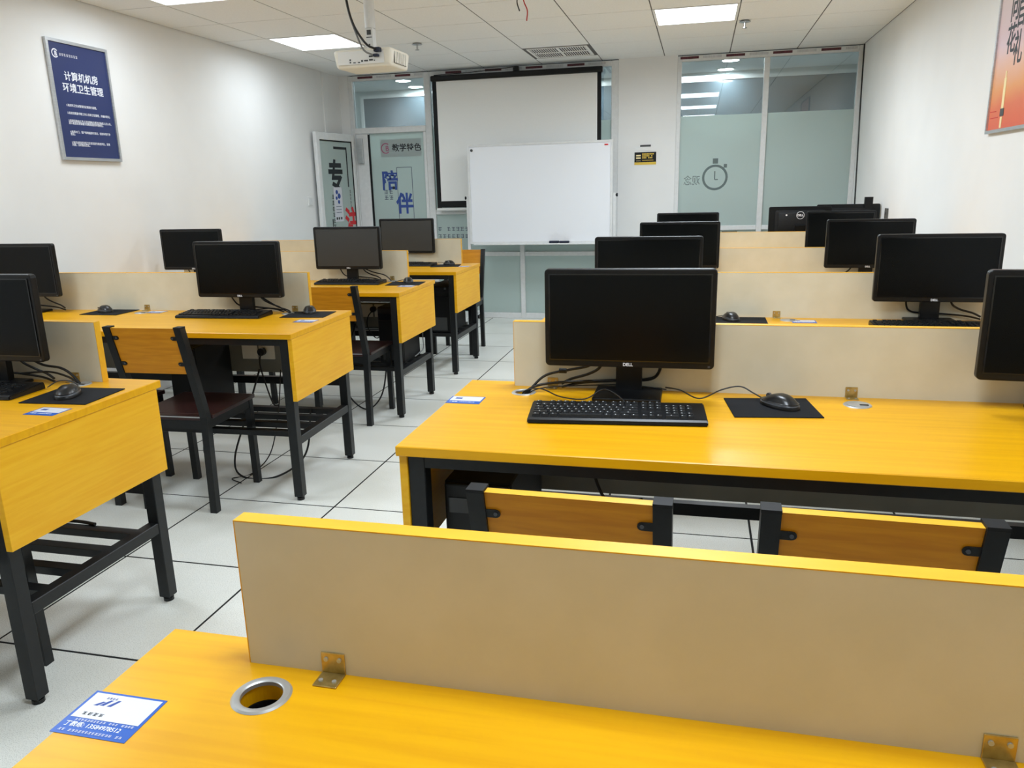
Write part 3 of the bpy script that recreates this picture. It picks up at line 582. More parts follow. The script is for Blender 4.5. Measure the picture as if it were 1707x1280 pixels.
def desk(label, x0, x1, yf, part, aisle, rz=0.0, pivot=None, open_holes=(), cap_holes=(), brackets=(), stickers=(), sockets=(), dep=DEP, ends=None):
    """x0..x1, front edge yf; part=(px0,px1) partition span; aisle 'L' or 'R' is the end toward the aisle"""
    cx, cy = (x0+x1)/2, yf+dep/2
    r = tag(empty('computer_desk', (cx, cy, 0)), label, 'desk', 'long yellow computer desks')
    if rz:   # turn about the aisle end
        ax = (x1 if aisle == 'R' else x0)
        p = Vector((ax, cy, 0)); d = Vector((cx, cy, 0))-p; d.rotate(Matrix.Rotation(rz, 3, 'Z')); r.location = p+d; r.rotation_euler.z = rz
    hx, hy = (x1-x0)/2, dep/2
    L = lambda x: x-cx
    Yl = lambda y: y-cy
    if open_holes:
        me = hole_top((-hx, hx, -hy, hy, ZD-TH, ZD), [(L(x), Yl(y)) for x, y in open_holes])
        me.name = 'desktop'; me.materials.clear(); me.materials.append(M_top)
        top = bpy.data.objects.new('desktop', me); COL.objects.link(top); top.parent = r
    else:
        top = B('desktop', M_top, r, -hx, hx, -hy, hy, ZD-TH, ZD, bev=0.002, seg=1)
    for x, y in open_holes: grommet(top, L(x), Yl(y), False)
    for x, y in cap_holes: grommet(top, L(x), Yl(y), True)
    # end panels, legs, side rails
    for sx in (-1, 1):
        xo = sx*(hx-0.004)
        B('end_panel', M_pan, r, min(xo, xo-sx*0.02), max(xo, xo-sx*0.02), -hy+0.012, hy-0.02, 0.476, ZD-TH, bev=0.001, seg=1)
        xl = sx*(hx-0.046)
        for yy in (-hy+0.037, hy-0.055):
            lg = B('leg', M_steel, r, xl-0.021, xl+0.021, yy-0.021, yy+0.021, 0.018, ZD-TH, bev=0.002, seg=1)
            bm = bmesh.new(); cyl(bm, (xl, yy, 0.006), 0.017, 0.012, 14); cyl(bm, (xl, yy, 0.014), 0.006, 0.012, 8); fin('levelling_foot', bm, M_blk, lg)
        B('side_rail', M_steel, r, xl-0.019, xl+0.019, -hy+0.058, hy-0.076, 0.262, 0.30, bev=0.002, seg=1)
    xi = hx-0.067
    B('front_beam', M_steel, r, -xi, xi, -hy+0.018, -hy+0.05, ZD-TH-0.032, ZD-TH)
    B('rear_beam', M_steel, r, -xi, xi, hy-0.072, hy-0.04, ZD-TH-0.04, ZD-TH)
    B('rear_rail', M_steel, r, -xi, xi, hy-0.07, hy-0.042, 0.40, 0.438)
    for k in range(4):
        yy = -hy+0.14+k*0.125
        B('shelf_slat', M_steel, r, -xi-0.01, xi+0.01, yy-0.019, yy+0.019, 0.272, 0.298, bev=0.001, seg=1)
    tr = B('cable_tray', M_tray, r, -xi+0.02, xi-0.02, hy-0.118, hy-0.076, 0.475, 0.64)
    for sxp in sockets:
        b = B('socket_plate', M_socket, tr, L(sxp)-0.043, L(sxp)+0.043, hy-0.128, hy-0.118, 0.545, 0.63, bev=0.002, seg=1)
    # partition
    py1 = hy-0.028; py0 = py1-0.025
    pt = B('partition', M_part, r, L(part[0])+0.0015, L(part[1])-0.0015, py0, py1, ZD, ZD+PH-0.0015)
    boxes('edge_band', M_edge, pt, [(L(part[0]), L(part[1]), py0-0.0002, py1+0.0002, ZD+PH-0.0015, ZD+PH), (L(part[0]), L(part[0])+0.0015, py0-0.0002, py1+0.0002, ZD, ZD+PH-0.0015), (L(part[1])-0.0015, L(part[1]), py0-0.0002, py1+0.0002, ZD, ZD+PH-0.0015)])
    for bx in brackets: bracket(pt, L(bx), py0)
    for sk in stickers: sticker(top, L(sk[0]), Yl(sk[1]), 0.0, len(sk) > 2)
    return r
RX0, RX1 = 0.868, 2.925
LX0, LX1 = -2.19, -0.155
# right column
R0 = desk('nearest yellow desk with an empty open cable grommet, at the bottom edge', 0.855, RX1, -0.487, (1.006, 2.75), 'L', open_holes=[(1.058, 0.061)], brackets=(1.126, 1.878), stickers=[(0.901, -0.009, 1)])
R1 = desk('yellow desk of the right column directly behind the nearest empty desk', RX0, RX1, 0.972, (1.02, 2.78), 'L', open_holes=[(1.066, 1.502)], cap_holes=[(1.988, 1.50)], brackets=(1.14, 1.985), stickers=[(0.918, 1.395)], sockets=(1.35, 1.45))
R2 = desk('yellow desk of the right column, third from the camera', RX0, RX1, 2.32, (1.02, 2.78), 'L', cap_holes=[(1.95, 2.86)], brackets=(1.905,), stickers=[(2.01, 2.83)])
R3 = desk('yellow desk of the right column, fourth from the camera', RX0, RX1, 3.69, (1.02, 2.78), 'L')
R4 = desk('farthest desk of the right column with a yellow partition top under the right windows', RX0, RX1, 5.27, (1.12, 2.80), 'L')
# left column
A_ = desk('nearest desk of the left column, cut by the left edge', LX0, LX1-0.012, 0.828, (-2.05, -0.345), 'R', cap_holes=[(-0.40, 1.395)], brackets=(-0.45,), stickers=[(-0.245, 1.10)])
B_ = desk('second desk of the left column with a chair pulled up to it', LX0, LX1, 2.312, (-2.05, -0.355), 'R', rz=math.radians(1.6), cap_holes=[(-1.27, 2.83), (-0.44, 2.85)], brackets=(-1.30, -0.44), stickers=[(-0.245, 2.64), (-1.21, 2.86)], sockets=(-0.68, -0.585))
C_ = desk('third desk of the left column with a tagged computer tower beneath', LX0, LX1-0.01, 3.635, (-2.05, -0.335), 'R', cap_holes=[(-0.43, 4.2)], brackets=(-0.45,), stickers=[(-0.24, 3.95)], sockets=(-0.62, -0.52, -0.40))
D_ = desk('farthest desk of the left column near the whiteboard', LX0, LX1-0.015, 4.785, (-2.10, -0.31), 'R', cap_holes=[(-0.45, 5.35)], stickers=[(-0.235, 5.18)])
# plugs on the sockets
def plug(x, y, z, pts, lab):
    r = tag(empty('power_plug', (x, y, z)), lab, 'plug')
    bm = bmesh.new(); cyl(bm, (0, -0.012, 0), 0.02, 0.024, 16, 'Y'); fin('plug_head', bm, M_blk, r, smooth=True)
    T('plug_cord', M_cable, r, [(0, -0.022, -0.005)]+pts, 0.004)
plug(-0.60, 2.817, 0.59, [(0.0, -0.04, -0.06), (0.02, -0.04, -0.16), (0.04, -0.02, -0.27), (0.06, 0.0, -0.285)], 'black plug in a white socket under the second left desk')
plug(-0.565, 4.165, 0.60, [(-0.03, -0.04, -0.05), (-0.03, -0.05, -0.12), (0.03, -0.05, -0.19), (0.08, -0.04, -0.12), (0.09, -0.03, -0.02)], 'black plug in a white socket under the third left desk')
# ------------------------------------------------------------------ teacher desk behind the farthest right desk
td = tag(empty('teacher_desk', (2.2, 6.28, 0)), 'desk facing the class behind the farthest right partition', 'desk')
B('desktop', M_top, td, -0.72, 0.72, -0.34, 0.3, ZD-TH, ZD, bev=0.002)
B('modesty_panel', M_pan, td, -0.68, 0.68, -0.26, -0.24, 0.3, ZD-TH)
for sx in (-0.69, 0.69):
    for yy in (-0.25, 0.27): B('leg', M_steel, td, sx-0.02, sx+0.02, yy-0.02, yy+0.02, 0, ZD-TH)
rt = tag(empty('desk_phone', (1.80, 6.42, ZD)), 'small black device standing up behind the farthest right partition', 'device')
B('body', M_blk, rt, -0.09, 0.09, -0.03, 0.03, 0, 0.155, bev=0.006); B('top_ridge', M_blk, rt, -0.05, 0.08, -0.02, 0.02, 0.155, 0.175, bev=0.004)
for k in range(3): B('button', M_dkgrey, rt, -0.04+k*0.035, -0.02+k*0.035, -0.033, -0.03, 0.12, 0.135)
# ------------------------------------------------------------------ monitors
def monitor_proto(sheen=False):
    r = empty('monitor')
    bm = bmesh.new(); w, h = 0.2365, 0.278
    outline = []
    rad = 0.012
    for (cx, cz, a0) in ((w-rad, 0.367-rad, 0), (-w+rad, 0.367-rad, 90), (-w+rad, 0.089+rad, 180), (w-rad, 0.089+rad, 270)):
        for k in range(5):
            a = math.radians(a0+k*22.5); outline.append((cx+rad*math.cos(a), cz+rad*math.sin(a)))
    poly(bm, outline, -0.012, 0.012)
    bz = fin('bezel', bm, M_blk, r)
    mod = bz.modifiers.new('bevel', 'BEVEL'); mod.width = 0.003; mod.segments = 2; mod.limit_method = 'ANGLE'
    B('screen', M_scrg if sheen else M_scr, r, -w+0.016, w-0.016, -0.0128, -0.0115, 0.089+0.021, 0.367-0.017)
    boxes('bezel_lip', M_gloss, r, [(-w+0.012, w-0.012, -0.0145, -0.0115, 0.367-0.017, 0.367-0.013), (-w+0.012, w-0.012, -0.0145, -0.0115, 0.107, 0.110), (-w+0.012, -w+0.016, -0.0145, -0.0115, 0.110, 0.350), (w-0.016, w-0.012, -0.0145, -0.0115, 0.110, 0.350)])
    bm = bmesh.new(); box(bm, -0.19, 0.19, 0.012, 0.045, 0.12, 0.34, bev=0.014, seg=2)
    for v_ in bm.verts:
        if v_.co.y > 0.03: v_.co.x *= 0.88; v_.co.z = 0.23+(v_.co.z-0.23)*0.85
    fin('back_housing', bm, M_blkm, r, smooth=True)
    bm = bmesh.new(); sweep(bm, [(0, 0.045, 0.012), (0, 0.047, 0.1), (0, 0.052, 0.22)], 0.074, 0.024); fin('stand_neck', bm, M_blk, r)
    bm = bmesh.new(); box(bm, -0.096, 0.096, -0.065, 0.075, 0.0, 0.012, bev=0.004)
    fin('stand_base', bm, M_blk, r)
    text('logo', 'DELL', 0.0125, M_ink, r, plane_mtx((0, -0.0125, 0.0935), (1, 0, 0), (0, 0, 1)), align='CENTER', weight=0.0003)
    B('power_button', M_mgrey, r, w-0.017, w-0.011, -0.0135, -0.012, 0.094, 0.099)
    T('video_cable', M_cable, r, [(-0.07, 0.03, 0.125), (-0.085, 0.05, 0.075), (-0.12, 0.06, 0.05), (-0.17, 0.055, 0.035), (-0.20, 0.05, 0.02)], 0.0042)
    T('power_cable', M_cable, r, [(0.09, 0.03, 0.125), (0.088, 0.06, 0.07), (0.06, 0.075, 0.035), (-0.03, 0.07, 0.03), (-0.14, 0.06, 0.022), (-0.2, 0.05, 0.01)], 0.004)
    return r
MON = monitor_proto(); MONA = None
mon_used = [False]
def monitor(x, y, rz, label, z=ZD, group='black desktop monitors'):
    o = MON if not mon_used[0] else copy_tree(MON)
    mon_used[0] = True
    o.location = (x, y, z); o.rotation_euler.z = math.radians(rz); tag(o, label, 'monitor', group); return o
MONS = [
 (1.373, 1.497, 0.5, 'large black monitor at the centre of the picture, nearest in the right column'),
 (1.340, 2.850, 0, 'black monitor peeking over the top of the central monitor'),
 (1.443, 4.17, 0, 'black monitor in the aisle-side row, third back in the right column'),
 (1.468, 5.66, 0, 'farthest aisle-side black monitor in the right column, only its top showing'),
 (2.49, 1.46, -3, 'black monitor cut by the right edge of the picture'),
 (2.513, 2.845, 0, 'big black monitor by the right wall with a keyboard before it'),
 (2.513, 4.20, 0, 'black monitor by the right wall, second back'),
 (2.565, 5.52, 0, 'black monitor by the right wall, third back'),
 (-0.672, 2.79, 0, 'black monitor on the second left desk behind the pulled-up chair'),
 (-1.95, 2.75, 0, 'black monitor cut by the left edge, on the second left desk'),
 (-1.85, 4.09, 0, 'black monitor by the left wall on the third left desk'),
 (-0.705, 4.13, 0, 'black monitor reflecting light on the third left desk'),
 (-0.760, 5.37, -2, 'farthest black monitor of the left column, before the glass door'),
 (-0.685, 1.33, 1, 'nearest left monitor, cut by the left edge of the picture')]
GO = {}
for a in MONS: GO[a[3]] = monitor(*a)
for lab, o in GO.items():
    ks = [x for x in bpy.data.objects if x.parent == o]
    if 'cut by the right edge' in lab:
        for x in ks:
            if 'cable' in x.name: bpy.data.objects.remove(x)
    elif ('keyboard before it' in lab) or ('left' in lab):      # leads run to the other side here
        for x in ks:
            if 'cable' in x.name: x.scale.x = -1
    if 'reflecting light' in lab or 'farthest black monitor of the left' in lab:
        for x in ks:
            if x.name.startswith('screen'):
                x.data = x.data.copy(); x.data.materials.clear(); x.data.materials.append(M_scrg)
# monitors seen from behind on the teacher desk
tb = monitor(2.335, 6.0, 180, 'monitor seen from the back with a round white badge'); tb.location.z = ZD+0.022
ring_b = bmesh.new()
g = bmesh.new(); lathe(g, [(0.027, 0), (0.030, 0), (0.030, 0.0015), (0.027, 0.0015)], 28)
for v_ in g.verts: v_.co = Vector((v_.co.x, 0.0455+v_.co.z, 0.30+v_.co.y))
fin('round_badge', g, M_ink, tb)
text('badge_lettering', 'DELL', 0.021, M_ink, tb, plane_mtx((0, 0.047, 0.293), (-1, 0, 0), (0, 0, 1)), align='CENTER', weight=0.0006)
g = bmesh.new(); cyl(g, (0.105, 0.0462, 0.302), 0.007, 0.002, 10, 'Y'); fin('white_sticker', g, M_ink, tb)
ring_b.free()
B('riser', M_blkm, tb, -0.09, 0.09, -0.05, 0.06, -0.0218, 0.0)
t2 = monitor(2.712, 6.12, 180, 'plain black monitor seen from the back, close to the right wall'); t2.location.z = ZD+0.03
B('stand_post_top', M_blkm, t2, -0.175, -0.115, 0.0, 0.03, 0.30, 0.42); B('riser', M_blkm, t2, -0.09, 0.09, -0.05, 0.06, -0.03, 0.0)
# ------------------------------------------------------------------ keyboards
def keyboard_layout():
    keys = []; u = 0.0187
    x0 = -0.2185
    rows = [(0.050, [(0, 1), (2, 1), (3, 1), (4, 1), (5, 1), (6.5, 1), (7.5, 1), (8.5, 1), (9.5, 1), (11, 1), (12, 1), (13, 1), (14, 1), (15.25, 1), (16.25, 1), (17.25, 1)]),
            (0.026, [(i, 1) for i in range(13)]+[(13, 2), (15.25, 1), (16.25, 1), (17.25, 1), (18.5, 1), (19.5, 1), (20.5, 1), (21.5, 1)]),
            (0.0075, [(0, 1.5)]+[(1.5+i, 1) for i in range(12)]+[(13.5, 1.5), (15.25, 1), (16.25, 1), (17.25, 1), (18.5, 1), (19.5, 1), (20.5, 1), (21.5, 1)]),
            (-0.011, [(0, 1.75)]+[(1.75+i, 1) for i in range(11)]+[(12.75, 2.25), (18.5, 1), (19.5, 1), (20.5, 1)]),
            (-0.0295, [(0, 2.25)]+[(2.25+i, 1) for i in range(10)]+[(12.25, 2.75), (16.25, 1), (18.5, 1), (19.5, 1), (20.5, 1), (21.5, 1)]),
            (-0.048, [(0, 1.25), (1.25, 1.25), (2.5, 1.25), (3.75, 6.25), (10, 1.25), (11.25, 1.25), (12.5, 1.25), (13.75, 1.25), (15.25, 1), (16.25, 1), (17.25, 1), (18.5, 2), (20.5, 1), (21.5, 1)])]
    for y, row in rows:
        for s, w in row: keys.append((x0+(s+w/2)*u*0.985, y, w*u*0.985-0.0028))
    return keys
KEYS = keyboard_layout()
def kb_z(y): return 0.0145+0.009*(y+0.072)/0.144
def kb_body(r):
    bm = bmesh.new(); prof = [(-0.074, 0.003), (-0.072, 0.011), (-0.064, 0.0145), (0.062, 0.0235), (0.07, 0.022), (0.074, 0.012), (0.074, 0.0), (-0.070, 0.0)]
    a = [bm.verts.new((-0.228, y, z)) for y, z in prof]; b = [bm.verts.new((0.228, y, z)) for y, z in prof]; n = len(prof)
    bm.faces.new(a); bm.faces.new(b[::-1])
    for k in range(n): bm.faces.new((a[k], b[k], b[(k+1) % n], a[(k+1) % n]))
    bmesh.ops.bevel(bm, geom=[e for e in bm.edges if abs(e.verts[0].co.x-e.verts[1].co.x) < 1e-5], offset=0.003, segments=2, affect='EDGES')
    return fin('case', bm, M_blk, r)
kcache = {}
def kb_detail(r):
    for (x, y, w) in KEYS:
        k = round(w, 4)
        if k not in kcache:
            bm = bmesh.new(); box(bm, -w/2, w/2, -0.0078, 0.0078, 0, 0.0065)
            for v_ in bm.verts:
                if v_.co.z > 0.003: v_.co.x -= math.copysign(0.0016, v_.co.x); v_.co.y = v_.co.y*0.8+0.0006
            o = fin('key', bm, M_key, r); kcache[k] = o.data
        else:
            o = bpy.data.objects.new('key', kcache[k]); COL.objects.link(o); o.parent = r
        o.location = (x, y, kb_z(y)-0.0015)
    bm = bmesh.new()
    for (x, y, w) in KEYS:
        if w > 0.05: continue
        cyl_z = kb_z(y)+0.0052
        vs = [bm.verts.new((x-0.004+dx, y+0.0005+dy, cyl_z)) for dx, dy in ((0, 0), (0.003, 0), (0.003, 0.004), (0, 0.004))]; bm.faces.new(vs)
    fin('key_legends', bm, mat('legend_grey', (205, 208, 210), 0.5), r)
def kb_simple(r):
    bm = bmesh.new()
    for (x, y, w) in KEYS:
        n0 = len(bm.verts); box(bm, x-w/2+0.001, x+w/2-0.001, y-0.0068, y+0.0072, kb_z(y)-0.0015, kb_z(y)+0.0045)
    o = fin('keys', bm, M_key, r); o['kind'] = 'stuff'
KB2 = None
def keyboard(x, y, rz, label, detail=False):
    global KB2
    if detail:
        r = empty('keyboard'); kb_body(r); kb_detail(r)
    elif KB2 is None:
        r = empty('keyboard'); kb_body(r); kb_simple(r); KB2 = r
    else: r = copy_tree(KB2)
    r.location = (x, y, ZD); r.rotation_euler.z = math.radians(rz); tag(r, label, 'keyboard', 'black keyboards'); return r
k1 = keyboard(1.362, 1.292, 5.0, 'black keyboard before the central monitor, its keys clearly visible', True)
k2 = keyboard(2.62, 1.33, -6, 'black keyboard cut by the right edge of the picture')
k3 = keyboard(2.485, 2.70, 2, 'black keyboard before the big monitor by the right wall')
k4 = keyboard(-0.745, 2.735, 2, 'black keyboard on the second left desk')
k5 = keyboard(-0.675, 4.065, 1, 'black keyboard on the third left desk')
k6 = keyboard(-0.72, 5.24, 0, 'black keyboard on the farthest left desk')
k7 = keyboard(-0.695, 1.245, 3, 'black keyboard cut by the left edge of the picture')
T('keyboard_cord', M_cable, k1, [(0.03, 0.07, 0.012), (0.0, 0.11, 0.03), (-0.04, 0.15, 0.035), (-0.09, 0.13, 0.012), (-0.16, 0.15, 0.012), (-0.22, 0.19, 0.024), (-0.275, 0.235, 0.004), (-0.285, 0.24, -0.03)], 0.002)
# ------------------------------------------------------------------ mouse pads and mice
def pad(x, y, rz, label):
    bm = bmesh.new(); box(bm, -0.112, 0.112, -0.092, 0.092, 0, 0.003, bev=0.0008, seg=1)
    o = fin('mouse_pad', bm, M_pad, None, loc=(x, y, ZD), rz=math.radians(rz)); tag(o, label, 'mouse pad', 'black mouse pads'); return o
PADS = [(1.762, 1.437, 7, 'black mouse pad beside the central keyboard'), (1.745, 2.82, 0, 'black mouse pad on the third right desk, half hidden behind a partition'),
        (-0.305, 1.262, 4, 'black mouse pad at the aisle end of the nearest left desk'), (-0.325, 2.815, 6, 'black mouse pad at the aisle end of the second left desk'),
        (-0.29, 4.07, 6, 'black mouse pad at the aisle end of the third left desk'), (-0.39, 5.22, 10, 'black mouse pad at the aisle end of the farthest left desk'), (-1.47, 2.80, 0, 'black mouse pad on the wall side of the second left desk')]
for a in PADS: pad(*a)
def mouse_proto():
    r = empty('computer_mouse')
    def dome(name, mt, k, top, zmin, n=22, m=8):
        """plan scaled by k, dome clipped at height top"""
        bm = bmesh.new(); rings = []
        for j in range(m+1):
            q = math.sin(math.pi/2*j/m); ring_ = []
            for i in range(n):
                a = 2*math.pi*i/n; cx_, sy_ = math.cos(a), math.sin(a)
                e = 0.8
                px = math.copysign(abs(cx_)**e, cx_); py = math.copysign(abs(sy_)**e, sy_)
                y = py*q*0.058*k; x = px*q*0.0325*k*(1-0.10*max(0.0, py*q))
                t = y/0.058
                H = 0.036*(1-0.30*max(0.0, t)-0.10*t*t-0.12*max(0.0, -t)**2)
                z = H*math.sqrt(max(0.0, 1-q**3.2))
                ring_.append(bm.verts.new((x, y, max(zmin, min(top, z)))))
            rings.append(ring_)
        base = [bm.verts.new((v_.co.x, v_.co.y, zmin-0.0005)) for v_ in rings[-1]]
        rings.append(base)
        c = bm.verts.new((0, 0, min(top, 0.036)))
        for a_, b_ in zip(rings[1:], rings[2:]):
            for i in range(n): bm.faces.new((a_[i], a_[(i+1) % n], b_[(i+1) % n], b_[i]))
        for v_ in rings[0]: bm.verts.remove(v_)
        for i in range(n): bm.faces.new((c, rings[1][i], rings[1][(i+1) % n]))
        bm.faces.new(base[::-1])
        return fin(name, bm, mt, r, smooth=True)
    dome('base', M_blk, 1.0, 0.011, 0.001)
    dome('grey_band', M_mgrey, 0.985, 0.0165, 0.010)
    dome('top_shell', M_satin, 0.955, 0.05, 0.0155)
    bm = bmesh.new(); cyl(bm, (0, 0.036, 0.0225), 0.008, 0.006, 16, 'X'); fin('scroll_wheel', bm, M_mgrey, r, smooth=True)
    return r
MOU = mouse_proto(); mu = [False]
def mouse(x, y, rz, label, cord, z=ZD+0.003):
    o = MOU if not mu[0] else copy_tree(MOU)
    mu[0] = True; o.location = (x, y, z); o.rotation_euler.z = math.radians(rz); tag(o, label, 'mouse', 'black computer mice')
    return o
MICE = [(1.783, 1.447, 46, 'black mouse with grey trim on the pad beside the central keyboard', [(0, 0.056, 0.010), (-0.005, 0.085, 0.02), (-0.02, 0.12, 0.034), (-0.06, 0.15, 0.025), (-0.12, 0.175, 0.004), (-0.13, 0.24, 0.016), (-0.13, 0.30, 0.012)]),
        (1.705, 2.83, 20, 'black mouse just above the partition right of the central monitor', [(0, 0.054, 0.012), (-0.05, 0.07, 0.005), (-0.12, 0.05, 0.002)]),
        (-0.315, 1.255, 25, 'shiny black mouse on the nearest left desk', [(0, 0.054, 0.012), (0.0, 0.09, 0.01), (-0.03, 0.12, 0.02), (-0.07, 0.13, 0.02), (-0.10, 0.12, 0.004)]),
        (-0.345, 2.87, 30, 'black mouse on the second left desk', [(0, 0.054, 0.012), (-0.02, 0.08, 0.005), (-0.05, 0.09, 0.002)]),
        (-0.29, 4.12, 30, 'black mouse on the third left desk', [(0, 0.054, 0.012), (-0.03, 0.07, 0.01), (-0.08, 0.06, 0.002)]),
        (-0.385, 5.29, 60, 'black mouse on the farthest left desk', [(0, 0.054, 0.012), (0.0, 0.1, 0.014), (0.02, 0.16, 0.008)]),
        (-1.50, 2.80, 60, 'black mouse on the wall side of the second left desk', [(0, 0.054, 0.012), (0.0, 0.1, 0.015), (0.02, 0.15, 0.003)])]
mobjs = [mouse(*a) for a in MICE]
for a, o in zip(MICE, mobjs): T('mouse_cord', M_cable, o, a[4], 0.002)
# cables from the monitors into the grommets
def cable(pts, r, label, mt=M_cable):
    o = T('desk_cable', mt, None, pts, r); tag(o, label, 'cable'); return o
cb = cable([(1.285, 1.535, 0.885), (1.255, 1.535, 0.862), (1.20, 1.54, 0.848), (1.13, 1.53, 0.832), (1.092, 1.515, 0.80), (1.075, 1.505, 0.775), (1.070, 1.502, 0.745)], 0.0042, 'thick black video cable with a bead left of the central monitor stand')
bm = bmesh.new(); cyl(bm, (1.178, 1.538, 0.8445), 0.0075, 0.022, 10, 'X'); fin('ferrite_bead', bm, M_cable, cb, smooth=True)
cable([(1.46, 1.55, 0.885), (1.455, 1.565, 0.84), (1.42, 1.57, 0.818), (1.30, 1.565, 0.812), (1.15, 1.53, 0.808), (1.09, 1.51, 0.797), (1.062, 1.503, 0.77), (1.06, 1.502, 0.745)], 0.0042, 'black power cable passing behind the central monitor stand')
cable([(1.48, 1.55, 0.795), (1.36, 1.565, 0.80), (1.2, 1.545, 0.797), (1.11, 1.515, 0.793), (1.075, 1.504, 0.775), (1.066, 1.502, 0.75)], 0.002, 'thin black cord running to the grommet left of the central monitor')
cable([(-0.60, 2.82, 0.885), (-0.55, 2.835, 0.845), (-0.50, 2.845, 0.815), (-0.455, 2.85, 0.80), (-0.44, 2.85, 0.787)], 0.0042, 'black cable dropping to the grommet on the second left desk')
cable([(-0.64, 2.84, 0.80), (-0.55, 2.85, 0.808), (-0.48, 2.85, 0.80), (-0.445, 2.848, 0.787)], 0.003, 'thin black cable on the second left desk by its monitor')
cable([(-0.63, 4.15, 0.885), (-0.56, 4.17, 0.85), (-0.48, 4.19, 0.825), (-0.44, 4.20, 0.787)], 0.0042, 'black cable dropping to the grommet on the third left desk')
cable([(-0.56, 1.36, 0.885), (-0.52, 1.38, 0.85), (-0.46, 1.39, 0.838), (-0.425, 1.395, 0.815), (-0.40, 1.395, 0.787)], 0.0042, 'upper of two black cables on the nearest left desk')
cable([(-0.60, 1.37, 0.82), (-0.50, 1.38, 0.826), (-0.44, 1.39, 0.81), (-0.405, 1.397, 0.787)], 0.0036, 'lower of two black cables on the nearest left desk')
# ------------------------------------------------------------------ computer towers
def tower_proto():
    r = empty('computer_tower')
    bm = bmesh.new(); box(bm, -0.0875, 0.0875, -0.18, 0.20, 0, 0.36, bev=0.004, seg=1); fin('case', bm, M_blkm, r)
    B('front_panel', M_blk, r, -0.084, 0.084, -0.195, -0.18, 0.004, 0.356, bev=0.005)
    B('drive_bay', M_gloss, r, -0.073, 0.073, -0.198, -0.195, 0.28, 0.32); B('power_button', M_mgrey, r, 0.045, 0.06, -0.198, -0.195, 0.335, 0.35)
    B('lower_grille', M_dkgrey, r, -0.06, 0.06, -0.1975, -0.195, 0.02, 0.12)
    return r
TW = tower_proto(); tu = [False]
def tower(x, y, rz, label, sc=(1, 1, 1)):
    o = TW if not tu[0] else copy_tree(TW)
    tu[0] = True; o.location = (x, y, 0.298); o.scale = sc; o.rotation_euler.z = math.radians(rz); tag(o, label, 'computer', 'black computer towers'); return o
tower(1.035, 1.27, 0, 'black computer tower under the left end of the central right desk')
tower(-0.88, 2.69, 0, 'black computer tower under the second left desk behind the chair', (0.85, 0.76, 1))
tc = tower(-0.335, 4.02, 0, 'black computer tower under the aisle end of the third left desk', (0.95, 0.76, 1))
tower(-0.36, 5.12, 0, 'black computer tower under the farthest left desk')
t4 = tower(-0.80, 4.02, 0, 'black computer tower tagged with white labels under the third left desk', (0.95, 0.76, 1))
boxes('white_label', M_stk_white, t4, [(-0.07, -0.03, -0.1988, -0.1982, 0.14, 0.165), (0.01, 0.07, -0.1988, -0.1982, 0.14, 0.165), (0.01, 0.07, -0.1988, -0.1982, 0.18, 0.187)])
boxes('white_label', M_stk_white, tc, [(0.03, 0.055, -0.199, -0.1978, 0.305, 0.32)])
